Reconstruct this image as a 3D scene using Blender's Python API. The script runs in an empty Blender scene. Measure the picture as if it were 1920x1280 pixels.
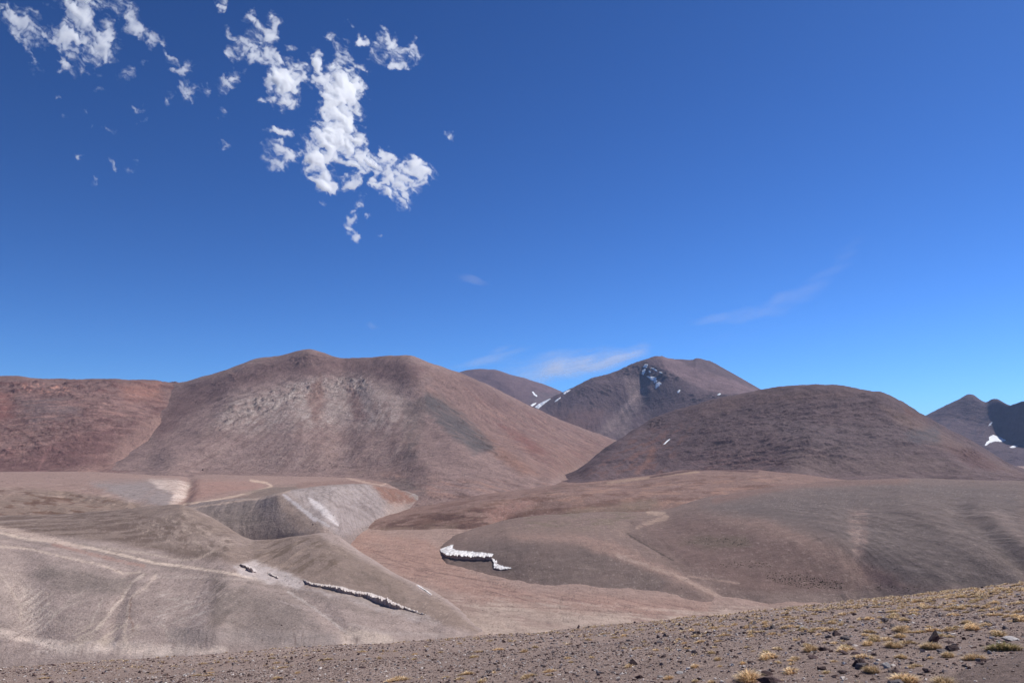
import bpy, bmesh, math, random
import numpy as np
from mathutils import Vector, Matrix

random.seed(7)
rng = np.random.default_rng(11)
scene = bpy.context.scene
COL = scene.collection
PI = math.pi
R = math.radians

# ------------------------------------------------------------------ camera geometry
F = 1507.0                       # focal length, in photograph pixels (1920 wide)
PITCH = math.atan((850 - 640) / F)
CP, SP = math.cos(PITCH), math.sin(PITCH)


def pix_dir(u, v):
    a = (np.asarray(u, float) - 960) / F
    b = (np.asarray(v, float) - 640) / F
    return a, CP + b * SP, SP - b * CP


def pix_polar(u, v):
    dx, dy, dz = pix_dir(u, v)
    return np.arctan2(dx, dy), dz / np.hypot(dx, dy)


def project(x, y, z):
    d = np.maximum(y * CP + z * SP, 1e-3)
    return 960 + F * x / d, 640 - F * (-y * SP + z * CP) / d


# ------------------------------------------------------------------ numeric helpers
def smooth(a, b, x):
    t = np.clip((x - a) / (b - a), 0, 1)
    return t * t * (3 - 2 * t)


def pchip(x, y, xi):
    x = np.asarray(x, float); y = np.asarray(y, float)
    if len(x) == 1:
        return np.full_like(xi, y[0])
    h = np.diff(x); d = np.diff(y) / h
    m = np.zeros_like(y)
    m[0], m[-1] = d[0], d[-1]
    for i in range(1, len(x) - 1):
        if d[i - 1] * d[i] > 0:
            w1 = 2 * h[i] + h[i - 1]; w2 = h[i] + 2 * h[i - 1]
            m[i] = (w1 + w2) / (w1 / d[i - 1] + w2 / d[i])
    xc = np.clip(xi, x[0], x[-1])
    k = np.clip(np.searchsorted(x, xc) - 1, 0, len(h) - 1)
    t = (xc - x[k]) / h[k]
    return ((2 * t**3 - 3 * t**2 + 1) * y[k] + (t**3 - 2 * t**2 + t) * h[k] * m[k]
            + (-2 * t**3 + 3 * t**2) * y[k + 1] + (t**3 - t**2) * h[k] * m[k + 1])


def _hash(ix, iy, s):
    h = (ix.astype(np.int64) * 374761393 + iy.astype(np.int64) * 668265263 + s * 1442695041) & 0xFFFFFFFF
    h = ((h ^ (h >> 13)) * 1274126177) & 0xFFFFFFFF
    h = h ^ (h >> 16)
    return h


_ANG = np.linspace(0, 2 * PI, 256, endpoint=False)
_GX, _GY = np.cos(_ANG), np.sin(_ANG)


def perlin(x, y, s=0):
    xi = np.floor(x).astype(np.int64); yi = np.floor(y).astype(np.int64)
    xf = x - xi; yf = y - yi
    u = xf * xf * xf * (xf * (xf * 6 - 15) + 10); v = yf * yf * yf * (yf * (yf * 6 - 15) + 10)

    def g(ox, oy):
        h = _hash(xi + ox, yi + oy, s) & 255
        return _GX[h] * (xf - ox) + _GY[h] * (yf - oy)
    a = g(0, 0); b = g(1, 0); c = g(0, 1); d = g(1, 1)
    return 1.5 * ((a * (1 - u) + b * u) * (1 - v) + (c * (1 - u) + d * u) * v)


def fbm(x, y, oct=5, gain=.5, s=0, ridged=False):
    t = np.zeros(np.broadcast(x, y).shape); a = 1.0; n = 0
    c, sn = math.cos(.6), math.sin(.6)
    for i in range(oct):
        p = perlin(x, y, s + i * 17)
        t += a * (1 - 2 * np.abs(p) if ridged else p)
        n += a; a *= gain
        x, y = 2.03 * (c * x - sn * y) + 3.1, 2.03 * (sn * x + c * y) + 1.7
    return t / n


def lin(c):
    c = np.asarray(c, float) / 255
    return np.where(c < .04045, c / 12.92, ((c + .055) / 1.055) ** 2.4)


ALB = 1.0


def alb(c):
    return np.clip(lin(c) * ALB * np.array([.90, .845, .83]), .004, .85)


# ------------------------------------------------------------------ object helpers
def tag(o, label=None, cat=None, group=None, kind=None):
    if label: o['label'] = label
    if cat: o['category'] = cat
    if group: o['group'] = group
    if kind: o['kind'] = kind
    return o


def mesh_np(name, verts, faces, mat, smooth_on=True, col=None, face_n=4):
    """faces: int array (n, face_n)"""
    me = bpy.data.meshes.new(name)
    me.vertices.add(len(verts)); me.vertices.foreach_set('co', np.ascontiguousarray(verts, np.float32).ravel())
    nf = len(faces)
    me.loops.add(nf * face_n); me.loops.foreach_set('vertex_index', np.ascontiguousarray(faces, np.int32).ravel())
    me.polygons.add(nf)
    me.polygons.foreach_set('loop_start', np.arange(0, nf * face_n, face_n, dtype=np.int32))
    try:
        me.polygons.foreach_set('loop_total', np.full(nf, face_n, np.int32))
    except Exception:
        pass
    me.polygons.foreach_set('use_smooth', np.full(nf, smooth_on, bool))
    if col is not None:
        at = me.color_attributes.new('albedo', 'FLOAT_COLOR', 'POINT')
        c4 = np.ones((len(verts), 4), np.float32); c4[:, :3] = col
        at.data.foreach_set('color', c4.ravel())
    me.update(calc_edges=True); me.validate()
    if mat: me.materials.append(mat)
    return me


def link(name, me, parent=None):
    o = bpy.data.objects.new(name, me); COL.objects.link(o)
    if parent: o.parent = parent
    return o


def grid_faces(ny, nx):
    i = np.arange(ny * nx).reshape(ny, nx)
    return np.stack([i[:-1, :-1], i[:-1, 1:], i[1:, 1:], i[1:, :-1]], -1).reshape(-1, 4)


# ------------------------------------------------------------------ materials
def new_mat(name):
    m = bpy.data.materials.new(name); m.use_nodes = True
    return m, m.node_tree.nodes, m.node_tree.links, m.node_tree.nodes['Principled BSDF']


def node(ns, t, **kw):
    n = ns.new(t)
    for k, v in kw.items(): setattr(n, k, v)
    return n


def earth_mat(name, scale, bump_d, var=.35, fine=8.0, stretch=(1, 1, 1), bump=.6):
    """mineral soil: its own colour (attribute) varied by grain at several scales, with bump"""
    m, ns, ls, b = new_mat(name)
    at = node(ns, 'ShaderNodeAttribute', attribute_name='albedo')
    tc = node(ns, 'ShaderNodeTexCoord'); mp = node(ns, 'ShaderNodeMapping')
    mp.inputs['Scale'].default_value = stretch
    ls.new(tc.outputs['Object'], mp.inputs['Vector'])
    n1 = node(ns, 'ShaderNodeTexNoise'); n1.inputs['Scale'].default_value = 1 / scale
    n1.inputs['Detail'].default_value = 6; n1.inputs['Roughness'].default_value = .68
    n2 = node(ns, 'ShaderNodeTexNoise'); n2.inputs['Scale'].default_value = fine / scale
    n2.inputs['Detail'].default_value = 4; n2.inputs['Roughness'].default_value = .75
    for n in (n1, n2): ls.new(mp.outputs['Vector'], n.inputs['Vector'])
    ad = node(ns, 'ShaderNodeMath', operation='ADD'); ls.new(n1.outputs['Fac'], ad.inputs[0]); ls.new(n2.outputs['Fac'], ad.inputs[1])
    mr = node(ns, 'ShaderNodeMapRange'); ls.new(ad.outputs[0], mr.inputs['Value'])
    mr.inputs['From Min'].default_value = .76; mr.inputs['From Max'].default_value = 1.24; mr.clamp = False
    mr.inputs['To Min'].default_value = 1 - var; mr.inputs['To Max'].default_value = 1 + var
    mu = node(ns, 'ShaderNodeVectorMath', operation='SCALE')
    ls.new(at.outputs['Color'], mu.inputs[0]); ls.new(mr.outputs['Result'], mu.inputs['Scale'])
    ls.new(mu.outputs[0], b.inputs['Base Color'])
    b.inputs['Roughness'].default_value = .95; b.inputs['Specular IOR Level'].default_value = .12
    bp = node(ns, 'ShaderNodeBump'); bp.inputs['Distance'].default_value = bump_d; bp.inputs['Strength'].default_value = bump
    ls.new(ad.outputs[0], bp.inputs['Height']); ls.new(bp.outputs['Normal'], b.inputs['Normal'])
    return m


# ------------------------------------------------------------------ terrain layers
#  Each landform is a height field over polar ground coordinates (azimuth, distance from the
#  viewpoint), given by contour lines with a distance in metres, then eroded with world-space noise.
_GV = np.array([1330, 1262, 1180, 1100, 1000, 950, 905, 885, 866, 858.]); _GR = np.array([250, 350, 440, 570, 880, 1200, 1900, 3000, 7000, 13000.])
_GE = pix_polar(np.full(10, 960.), _GV)[1]


def ground_r(e):
    """distance at which a sight line of this slope meets the valley floor"""
    return np.exp(np.interp(e, _GE, np.log(_GR)))


def curve(pts, th):
    """contour through (u, v, distance[, drop]); distance 0 means: lying on the valley floor; drop sinks it (metres)"""
    pts = sorted(tuple(p) + (0,) * (4 - len(p)) for p in pts)
    a = np.array(pts, float)
    t, e = pix_polar(a[:, 0], a[:, 1])
    a[:, 2] = np.where(a[:, 2] <= 0, ground_r(e), a[:, 2])
    o = np.argsort(t)
    e_i = pchip(t[o], e[o], th); r_i = pchip(t[o], a[o, 2], th)
    return r_i, r_i * e_i - pchip(t[o], a[o, 3], th)


def dist_poly(U, V, pts):
    d = np.full(U.shape, 1e9)
    tt = np.zeros(U.shape)
    n = len(pts) - 1
    for i in range(n):
        (x0, y0), (x1, y1) = pts[i], pts[i + 1]
        dx, dy = x1 - x0, y1 - y0
        t = np.clip(((U - x0) * dx + (V - y0) * dy) / (dx * dx + dy * dy + 1e-9), 0, 1)
        q = np.hypot(U - x0 - t * dx, V - y0 - t * dy)
        k = q < d
        d = np.where(k, q, d); tt = np.where(k, (i + t) / n, tt)
    return d, tt


def inside_poly(U, V, pts):
    c = np.zeros(U.shape, bool)
    n = len(pts)
    for i in range(n):
        x0, y0 = pts[i]; x1, y1 = pts[(i + 1) % n]
        k = ((y0 > V) != (y1 > V)) & (U < (x1 - x0) * (V - y0) / (y1 - y0 + 1e-12) + x0)
        c ^= k
    return c


class Land:
    """one landform"""
    def __init__(s, name, u0, u1, curves, rows, back=.35, slope=.45, amp=.010, wave=.10, rough=.5,
                 depth_q=1.0, seed=0, base=(130, 110, 102), var=8, du=1.55, ridg=.3, ky=.3):
        t0, t1 = math.atan((u0 - 960) / F), math.atan((u1 - 960) / F)
        s.nx = int((u1 - u0) / du)
        th = np.linspace(t0, t1, s.nx)
        Rc, Zc = [], []
        for c in curves:
            r, z = curve(c, th); Rc.append(r); Zc.append(z)
        # far side, out of sight from the viewpoint
        rb = Rc[-1]
        Rc.append(rb * (1 + back * .3)); Zc.append(Zc[-1] - slope * .35 * rb * back * .3)
        Rc.append(rb * (1 + back)); Zc.append(Zc[-1] - slope * rb * back * .7)
        rows = list(rows) + [14, 10]
        for k in range(1, len(Rc)):
            Rc[k] = np.maximum(Rc[k], Rc[k - 1] * 1.012 + 1)
        Rc = np.array(Rc); Zc = np.array(Zc)
        h = np.diff(Rc, axis=0); d = np.diff(Zc, axis=0) / h
        m = np.zeros_like(Zc); m[0] = d[0]; m[-1] = d[-1]
        w1 = 2 * h[1:] + h[:-1]; w2 = h[1:] + 2 * h[:-1]
        with np.errstate(all='ignore'):
            mm = (w1 + w2) / (w1 / d[:-1] + w2 / d[1:])
        m[1:-1] = np.where(d[:-1] * d[1:] > 0, mm, 0)
        rr, zz = [], []
        for k in range(len(h)):
            n = rows[k]
            for j in range(n + (k == len(h) - 1)):
                t = j / n
                rr.append(Rc[k] + t * h[k])
                zz.append((2 * t**3 - 3 * t**2 + 1) * Zc[k] + (t**3 - 2 * t**2 + t) * h[k] * m[k]
                          + (-2 * t**3 + 3 * t**2) * Zc[k + 1] + (t**3 - t**2) * h[k] * m[k + 1])
        s.r = np.array(rr); s.z = np.array(zz)
        s.th = np.broadcast_to(th, s.r.shape)
        s.x = s.r * np.sin(s.th); s.y = s.r * np.cos(s.th)
        s.name = name; s.seed = seed
        s.L = float(np.median(Rc[-3])) * wave
        s.amp = amp * float(np.median(Rc[-3]))
        s.rough = rough; s.ridg = ridg
        s.base = base; s.var = var
        s.ky = ky
        s.msc = float(np.median(s.r[-30])) if name != 'ground' else 620.0
        s.uv()

    def uv(s):
        s.U, s.V = project(s.x, s.y, s.z)
        s.a = s.x; s.b = s.z + s.ky * s.y        # world coordinates along / up the slope

    def erode(s, k=1.0, oct=7):
        x, y = s.x / s.L, s.y / s.L
        n = fbm(x, y, oct, s.rough, s.seed)
        rd = fbm(x * .9 + .3 * n, y * .55 + .3 * n, oct, s.rough, s.seed + 50, True)
        s.z = s.z + s.amp * k * ((1 - s.ridg) * n + s.ridg * (rd - .3))
        s.uv(); return s

    def rills(s, lam, amp, ang=0.0, mask=1.0, seed=3):
        """runnels: fine across the slope, long down it (ang tilts them, degrees from straight downhill)"""
        c, sn = math.cos(R(ang)), math.sin(R(ang))
        p = (s.a * c + s.b * sn) / lam; q = (-s.a * sn + s.b * c) / (lam * 7)
        n = fbm(p + .6 * perlin(p * .3, q, seed + 9), q, 4, .55, s.seed + seed)
        s.z = s.z + .5 * amp * n * mask
        s.uv(); return s

    def ridge(s, pts, w, amp, warp=0, p=1.0):
        U, V = s.U, s.V
        if warp: U = U + warp * s.noise(w * 1.2, 61); V = V + warp * s.noise(w * 1.2, 62)
        d, _ = dist_poly(U, V, pts)
        s.z = s.z + amp * np.exp(-(d / w) ** 2 * p)
        s.uv(); return s

    def noise(s, px, seed, oct=4, gain=.55, ax=1.0, ang=0.0):
        """noise on the surface with features about px photograph pixels wide; ax>1 stretches along ang"""
        m = s.msc / F
        c, sn = math.cos(R(ang)), math.sin(R(ang))
        p = (s.a * c + s.b * sn) / (px * m * ax); q = (-s.a * sn + s.b * c) / (px * m)
        return fbm(p, q, oct, gain, s.seed + seed)

    def start(s):
        n1 = s.noise(120, 101, 5); n2 = s.noise(18, 102, 6, .64) + .35 * s.noise(5, 103, 3, .7)
        c = np.array(s.base, float)[None, None, :] + (s.var * (n1 * 1.2 + n2 * 1.4))[..., None] * np.array([1.05, 1, .95])
        s.c = c
        return s

    def mask_noise(s, px, seed, ax, ang):
        return s.noise(px, seed, 5, .62, ax, ang)

    def paint(s, pts, col, soft, k=1.0, nz=.8, px=14, ax=1, ang=0, area=True, warp=6, seed=0, taper=False):
        """mineral colour inside an outline (area) or along a line; edge broken by noise"""
        xs = [p[0] for p in pts]; ys = [p[1] for p in pts]
        mg = soft * 2 + warp * 2 + 4
        bx = (s.U > min(xs) - mg) & (s.U < max(xs) + mg) & (s.V > min(ys) - mg) & (s.V < max(ys) + mg)
        if not bx.any(): return s
        sd = 200 + seed + int(abs(pts[0][0]) * 7 + abs(pts[0][1]) * 13) % 997
        nn = s.mask_noise(px, sd, ax, ang)[bx]
        wp = s.noise(max(px, warp * 2.0), sd + 31, 3)[bx]; wq = s.noise(max(px, warp * 2.0), sd + 57, 3)[bx]
        U = s.U[bx] + warp * 1.6 * wp; V = s.V[bx] + warp * wq
        if area:
            d, _ = dist_poly(U, V, list(pts) + [pts[0]])
            sg = np.where(inside_poly(U, V, pts), d, -d)
            m = smooth(-soft, soft, sg)
        else:
            d, t = dist_poly(U, V, pts)
            w = soft * (1 - .75 * np.abs(2 * t - 1) ** 3) if taper else soft
            m = smooth(0, 1, 1.15 - d / w)
        m = np.clip(m * (1 + 2.2 * nz * nn) , 0, 1) * k if area else np.clip(m * (1 + 1.8 * nz * nn), 0, 1) * k
        c = s.c[bx]
        s.c[bx] = c + m[:, None] * (np.array(col, float) - c)
        return s

    def line(s, pts, col, w, k=.8, nz=.9, px=8, warp=3, **kw):
        return s.paint(pts, col, w * 1.1, min(1, k * 1.15), nz * 1.0, px * .7, area=False, warp=warp, **kw)

    def streaks(s, pts, col, soft, k, px, ax, ang, thr=.0, seed=0, warp=8, ramp=.2):
        """broken streaks of another colour inside an outline"""
        xs = [p[0] for p in pts]; ys = [p[1] for p in pts]
        mg = soft * 2 + 20
        bx = (s.U > min(xs) - mg) & (s.U < max(xs) + mg) & (s.V > min(ys) - mg) & (s.V < max(ys) + mg)
        if not bx.any(): return s
        n = s.noise(px, 400 + seed, 4, .6, ax, ang)[bx]
        U = s.U[bx] + warp * s.noise(20, 411 + seed, 3)[bx]; V = s.V[bx] + warp * .7 * s.noise(20, 412 + seed, 3)[bx]
        d, _ = dist_poly(U, V, list(pts) + [pts[0]])
        sg = np.where(inside_poly(U, V, pts), d, -d)
        m = smooth(-soft, soft, sg) * smooth(thr, thr + ramp, n) * k
        c = s.c[bx]; s.c[bx] = c + m[:, None] * (np.array(col, float) - c)
        return s

    def speckle(s, col, k, px, thr, ramp=.08, seed=70, ax=1.4, ang=0):
        n = s.noise(px, seed, 3, .6, ax, ang); m = smooth(thr, thr + ramp, n * (1 + .9 * s.noise(90, seed + 1, 3))) * k
        s.c = s.c + m[..., None] * (np.array(col, float) - s.c); return s

    def outcrop(s, pts, amp, px, soft=8, thr=0.0, ax=1, ang=0, col=None, k=.6, seed=0):
        """broken rock ledges: raised ridged noise, optionally its own colour"""
        xs = [p[0] for p in pts]; ys = [p[1] for p in pts]
        mg = soft * 2
        bx = (s.U > min(xs) - mg) & (s.U < max(xs) + mg) & (s.V > min(ys) - mg) & (s.V < max(ys) + mg)
        if not bx.any(): return s
        d, _ = dist_poly(s.U[bx], s.V[bx], list(pts) + [pts[0]])
        sg = np.where(inside_poly(s.U[bx], s.V[bx], pts), d, -d)
        m = smooth(-soft, soft, sg)
        c, sn = math.cos(R(ang)), math.sin(R(ang)); ms = s.msc / F
        p = (s.a * c + s.b * sn)[bx] / (px * ms * ax); q = (-s.a * sn + s.b * c)[bx] / (px * ms)
        n = fbm(p, q, 4, .6, s.seed + 500 + seed)
        h = .45 * np.clip((n - thr) / .35, 0, 1) + .22 * n
        z = s.z.copy(); z[bx] += amp * m * h
        s.z = z
        if col is not None:
            mm = m * smooth(thr, thr + .4, n) * k
            cc = s.c[bx]; s.c[bx] = cc + mm[:, None] * (np.array(col, float) - cc)
        s.uv(); return s

    def build(s, obj, mat, label, cat):
        P = np.stack([s.x, s.y, s.z], -1).reshape(-1, 3)
        me = mesh_np(obj, P, grid_faces(*s.x.shape), mat, True, alb(s.c).reshape(-1, 3))
        o = link(obj, me)
        return tag(o, label, cat, None, 'structure')


# colours as they read in daylight (display values), turned into albedo by alb()
PINK = (170, 140, 127); PALE = (190, 172, 158); TAN = (150, 138, 128); GREY = (138, 130, 126)
WHITE = (214, 204, 196)

far = earth_mat('distant_rock', 90, 16, .26, 5)
mid = earth_mat('slope_soil', 30, 6.5, .27, 5)
near = earth_mat('valley_soil', 8, 1.4, .24, 6)

# ---- valley floor: one sheet from the foot of the near slope to the horizon
G = Land('ground', -420, 2340, [
    [(960, 1330, 215, 40)], [(960, 1262, 350)], [(960, 1180, 440)], [(960, 1100, 570)], [(960, 1000, 880)],
    [(960, 950, 1200)], [(960, 905, 1900)], [(960, 885, 3000)], [(960, 866, 7000)], [(960, 858, 13000)]],
    [10, 60, 110, 110, 60, 50, 20, 10, 6], back=.01, slope=.02, amp=.0009, wave=.02, seed=1, base=(163, 142, 131), var=7, ky=.12)
G.erode(1).start()
G.paint([(600, 985), (700, 1000), (800, 1010), (850, 1060), (1000, 1110), (1330, 1130), (1330, 1150), (1000, 1150), (760, 1080), (640, 1020)], (168, 140, 127), 14, .9, .5, 30, 4, -8)
G.streaks([(850, 1120), (960, 1118), (1200, 1140), (1400, 1140), (1400, 1175), (900, 1200), (820, 1170)], PALE, 14, .85, 5, 14, -4, -.05, 2)
G.paint([(860, 1150), (960, 1128), (1180, 1150), (1180, 1180), (880, 1200)], (182, 166, 152), 16, .75, .7, 10, 8, -4)
G.streaks([(640, 1010), (760, 1030), (960, 1100), (1300, 1130), (1300, 1150), (960, 1130), (760, 1080)], (132, 108, 100), 8, .6, 3, 22, -10, .08, 3)
G.line([(700, 1035), (760, 1060), (830, 1075), (930, 1092)], (128, 106, 98), 1.6, .6, .9, 5, 2)
G.line([(900, 1135), (1050, 1140), (1250, 1152)], (140, 118, 108), 1.4, .6, .9, 5, 2)
G.streaks([(1250, 1135), (1920, 1120), (1920, 1160), (1250, 1165)], PALE, 10, .5, 3, 22, -2, .05, 5)

# ---- near left slope with the track
NL = Land('slope', -380, 1010, [
    [(-380, 1310, 350, 45), (0, 1300, 345, 28), (480, 1285, 340, 10), (960, 1275, 335, 4)],
    [(-380, 1265, 445, 4), (-200, 1245, 440, 2), (0, 1228, 425), (300, 1195, 415), (500, 1182, 412), (700, 1190, 405), (850, 1205, 405), (960, 1215, 400)],
    [(-200, 985, 590), (0, 1008, 570), (200, 1033, 545), (300, 1050, 530), (450, 1076, 505), (570, 1098, 488), (640, 1112, 475), (700, 1130, 462), (780, 1155, 446), (850, 1178, 432), (950, 1200, 420)],
    [(-200, 966, 730), (0, 967, 730), (100, 965, 730), (200, 958, 725), (290, 949, 715), (335, 946, 705), (352, 950, 700), (385, 966, 680), (425, 989, 658), (462, 1011, 642), (478, 1015, 638), (510, 1013, 636), (545, 1008.5, 634), (580, 1005, 636), (605, 1002, 646), (626, 1004, 650), (650, 1019, 632), (680, 1041, 606), (730, 1077, 560), (780, 1101, 528), (807, 1114, 512), (850, 1141, 490), (900, 1168, 468), (940, 1186, 448), (1000, 1215, 430)]],
    [14, 130, 60, ], slope=.3, amp=.0016, wave=.05, seed=2, base=(165, 151, 143), var=7, ky=.12)
NL.ridge([(425, 1085), (415, 1130), (400, 1190)], 42, 3.2, 10).ridge([(40, 1040), (60, 1180)], 34, -1.6, 10)
NL.ridge([(240, 1080), (225, 1130), (205, 1200)], 16, -1.4, 6).ridge([(600, 1030), (620, 1070), (650, 1110)], 40, .6, 8)
NL.ridge([(400, 985), (420, 1020), (440, 1050)], 40, .5, 8).ridge([(520, 1040), (520, 1075)], 30, -.8, 8)
NL.ridge([(700, 1070), (760, 1130), (850, 1175)], 22, 1.8, 6).ridge([(545, 1110), (600, 1140), (660, 1195)], 14, -1.3, 5)
NL.erode().rills(3.2, .5, 20, smooth(1010, 960, NL.V) * smooth(240, 330, NL.U))
NL.rills(4, .45, 25, smooth(300, 360, NL.U) * smooth(1190, 1080, NL.V) * smooth(480, 420, NL.U))
NL.start()
NL.paint([(-200, 962), (100, 955), (340, 940), (480, 1010), (590, 1000), (850, 1140), (900, 1185), (700, 1140), (470, 1060), (250, 1022), (100, 1000), (-200, 985)], (138, 123, 112), 8, .85, .5, 40, 3, 10)
NL.streaks([(-200, 960), (240, 955), (330, 985), (380, 1045), (200, 1010), (-200, 985)], (112, 97, 88), 8, .75, 8, 6, 4, -.08, 2)
NL.streaks([(240, 985), (345, 960), (440, 1010), (420, 1050), (300, 1020)], (176, 161, 148), 6, .7, 4, 6, -22, .03, 5)
NL.streaks([(240, 985), (345, 960), (440, 1010), (420, 1050), (300, 1020)], (110, 97, 88), 6, .6, 4, 6, -22, .08, 6)
NL.paint([(300, 1025), (420, 1035), (430, 1045), (390, 1050), (320, 1042)], (112, 99, 90), 8, .6, .5, 12, 3)
NL.streaks([(480, 1015), (600, 1005), (640, 1060), (560, 1085), (480, 1060)], (112, 98, 86), 10, .7, 16, 2, 60, .0, 8)
NL.streaks([(480, 1015), (580, 1005), (560, 1070), (480, 1060)], (176, 158, 142), 8, .5, 12, 2, 60, .08, 9)
NL.streaks([(600, 1010), (850, 1150), (880, 1185), (650, 1090)], (118, 106, 96), 12, .5, 10, 5, -30, .0, 10)
# pale track and dry runnels
NL.line([(-200, 975), (0, 1000), (60, 1012), (160, 1024), (290, 1055), (330, 1064), (420, 1076), (520, 1098), (570, 1110), (700, 1150)], (150, 138, 130), 9, .7, .2, 20, 2)
NL.line([(0, 998), (50, 1010), (110, 1016), (150, 1023), (230, 1040), (290, 1055), (350, 1062), (430, 1074), (480, 1084)], (206, 190, 174), 3.4, .95, .6, 8, 2)
NL.line([(0, 990), (90, 1010), (150, 1026)], (196, 178, 164), 7, .7, .9, 6, 4)
NL.line([(100, 1020), (200, 1045), (270, 1061)], (168, 138, 126), 4, .6, .9, 6, 3)
NL.line([(0, 1024), (40, 1026), (80, 1034), (130, 1046), (175, 1055), (205, 1064), (230, 1075), (262, 1072)], (196, 180, 166), 3.0, .95, .7, 6, 3)
NL.line([(190, 1025), (280, 1038), (340, 1050), (370, 1048), (400, 1032)], (182, 168, 154), 2.6, .7, .8, 6, 3)
NL.line([(290, 1080), (400, 1083), (480, 1087), (560, 1100)], (176, 164, 154), 3.0, .6, .8, 6, 3)
NL.paint([(440, 1060), (475, 1050), (540, 1072), (575, 1092), (560, 1104), (500, 1090), (450, 1078)], (196, 188, 184), 6, .85, .5, 8, 2, -20)
NL.paint([(560, 1100), (650, 1112), (790, 1150), (830, 1170), (780, 1165), (650, 1125)], (184, 176, 172), 5, .6, .6, 8, 3, -20)
NL.paint([(-30, 1060), (30, 1065), (60, 1100), (80, 1150), (60, 1195), (-30, 1195)], (180, 166, 155), 18, .6, .9, 8, 2, 60)
NL.streaks([(40, 1100), (100, 1110), (95, 1160), (75, 1200), (40, 1190)], (202, 188, 175), 10, .9, 5, 5, 75, -.1, 21)
NL.line([(0, 1075), (20, 1105), (40, 1140), (38, 1165)], (192, 178, 164), 2.4, .8, .8, 5, 4)
NL.line([(270, 1075), (245, 1095), (225, 1125), (200, 1155), (175, 1185)], (200, 186, 172), 3.6, .95, .7, 5, 4)
NL.line([(290, 1080), (275, 1100), (245, 1120), (238, 1150), (232, 1190), (240, 1215)], (196, 180, 166), 4.5, .85, .9, 5, 4)
NL.line([(245, 1120), (242, 1150), (250, 1180)], (142, 120, 108), 2.2, .7, .9, 4, 3)
NL.line([(192, 1120), (180, 1150), (170, 1170)], (188, 176, 164), 2.2, .8, .8, 5, 3)
NL.line([(150, 1125), (120, 1140), (95, 1158)], (188, 176, 164), 2.4, .8, .8, 5, 3)
NL.line([(90, 1160), (130, 1125), (160, 1105)], (184, 172, 160), 2.0, .7, .8, 5, 3)
NL.line([(305, 1170), (315, 1190), (335, 1198)], (190, 178, 166), 2.0, .8, .8, 5, 3)
NL.line([(0, 1185), (60, 1200), (120, 1210), (200, 1215), (300, 1222), (420, 1220)], (210, 195, 182), 9, .9, .9, 6, 3, ax=5)
NL.streaks([(60, 1195), (200, 1200), (420, 1212), (420, 1235), (60, 1225)], (208, 195, 183), 8, .8, 3, 12, -3, -.1, 24)
NL.streaks([(150, 1170), (260, 1165), (270, 1210), (120, 1205)], (196, 182, 166), 8, .7, 5, 3, 40, -.05, 25)
NL.streaks([(150, 1090), (240, 1090), (200, 1190), (90, 1200), (100, 1140)], (172, 160, 150), 14, .5, 5, 4, 45, .05, 26)
NL.streaks([(300, 1110), (440, 1110), (440, 1180), (280, 1170)], (186, 175, 165), 10, .8, 4, 4, 20, .03, 27)
NL.streaks([(400, 1085), (460, 1100), (450, 1170), (395, 1170)], (112, 102, 95), 12, .8, 9, 3, 80, -.15, 28)
NL.paint([(90, 1060), (240, 1085), (230, 1110), (130, 1110), (60, 1080)], (130, 121, 114), 14, .7, .6, 16, 3, -10)
NL.paint([(420, 1090), (560, 1120), (600, 1180), (450, 1190), (390, 1150)], (136, 126, 119), 18, .8, .6, 20, 2)
NL.line([(540, 1108), (575, 1130), (610, 1155), (650, 1185)], (188, 178, 170), 3.2, .8, .7, 5, 3)
NL.line([(520, 1125), (600, 1148), (640, 1160)], (172, 160, 154), 2.4, .6, .8, 5, 3)
NL.paint([(635, 1185), (655, 1175), (730, 1188), (745, 1205), (640, 1210)], (200, 186, 172), 6, .9, .6, 8, 3)
NL.line([(655, 1170), (720, 1185), (830, 1190)], (176, 164, 156), 5, .6, .8, 6, 3, ax=4)
NL.line([(783, 1097), (800, 1108), (808, 1114)], (216, 206, 200), 2.6, .95, .5, 4, 1.5)
NL.line([(330, 1190), (480, 1195), (620, 1200)], (150, 142, 136), 20, .5, .4, 14, 3)

# ---- dark ridge and pale scree face behind the near slope
DR = Land('slope', 250, 900, [
    [(250, 1000, 690, 10), (480, 1060, 670, 10), (600, 1030, 640, 8), (660, 1040, 720, 25), (760, 1020, 900, 40), (900, 1000, 1000, 60)],
    [(250, 985, 730), (380, 980, 730), (470, 985, 718), (510, 988, 706), (545, 992, 692), (580, 998, 676), (605, 1001, 668), (628, 1003, 692), (648, 1001, 775), (700, 985, 950), (780, 962, 1100, 4), (900, 960, 1200, 40)],
    [(250, 962, 800), (330, 954, 800), (380, 946, 800), (440, 938, 792), (480, 936, 780), (520, 928, 762), (545, 921, 790), (580, 916, 845), (620, 911, 915), (660, 909, 990), (690, 909, 1040), (730, 916, 1150), (770, 924, 1200), (820, 935, 1230, 3), (850, 948, 1240, 15), (900, 970, 1250, 45)]],
    [60, 130], slope=.12, amp=.0034, wave=.05, seed=3, base=(149, 137, 130), var=8, ky=.15)
DR.ridge([(525, 925), (560, 958), (600, 990), (630, 1003)], 22, .8, 5)
DR.erode().rills(5.5, 1.2, 25, smooth(560, 500, DR.U)).rills(5, 1.6, -35, smooth(560, 600, DR.U)).start()
DR.paint([(522, 920), (560, 955), (640, 1005), (620, 1020), (560, 998), (535, 965), (515, 935)], (146, 131, 121), 10, .85, .4, 14, 3, -40)
DR.paint([(535, 915), (690, 905), (740, 960), (640, 1010), (590, 970)], (168, 159, 155), 10, .95, .4, 14, 4, -45)
DR.streaks([(535, 915), (690, 905), (740, 960), (640, 1010), (590, 970)], (136, 126, 122), 6, .6, 4, 9, -45, .02, 3)
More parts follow.
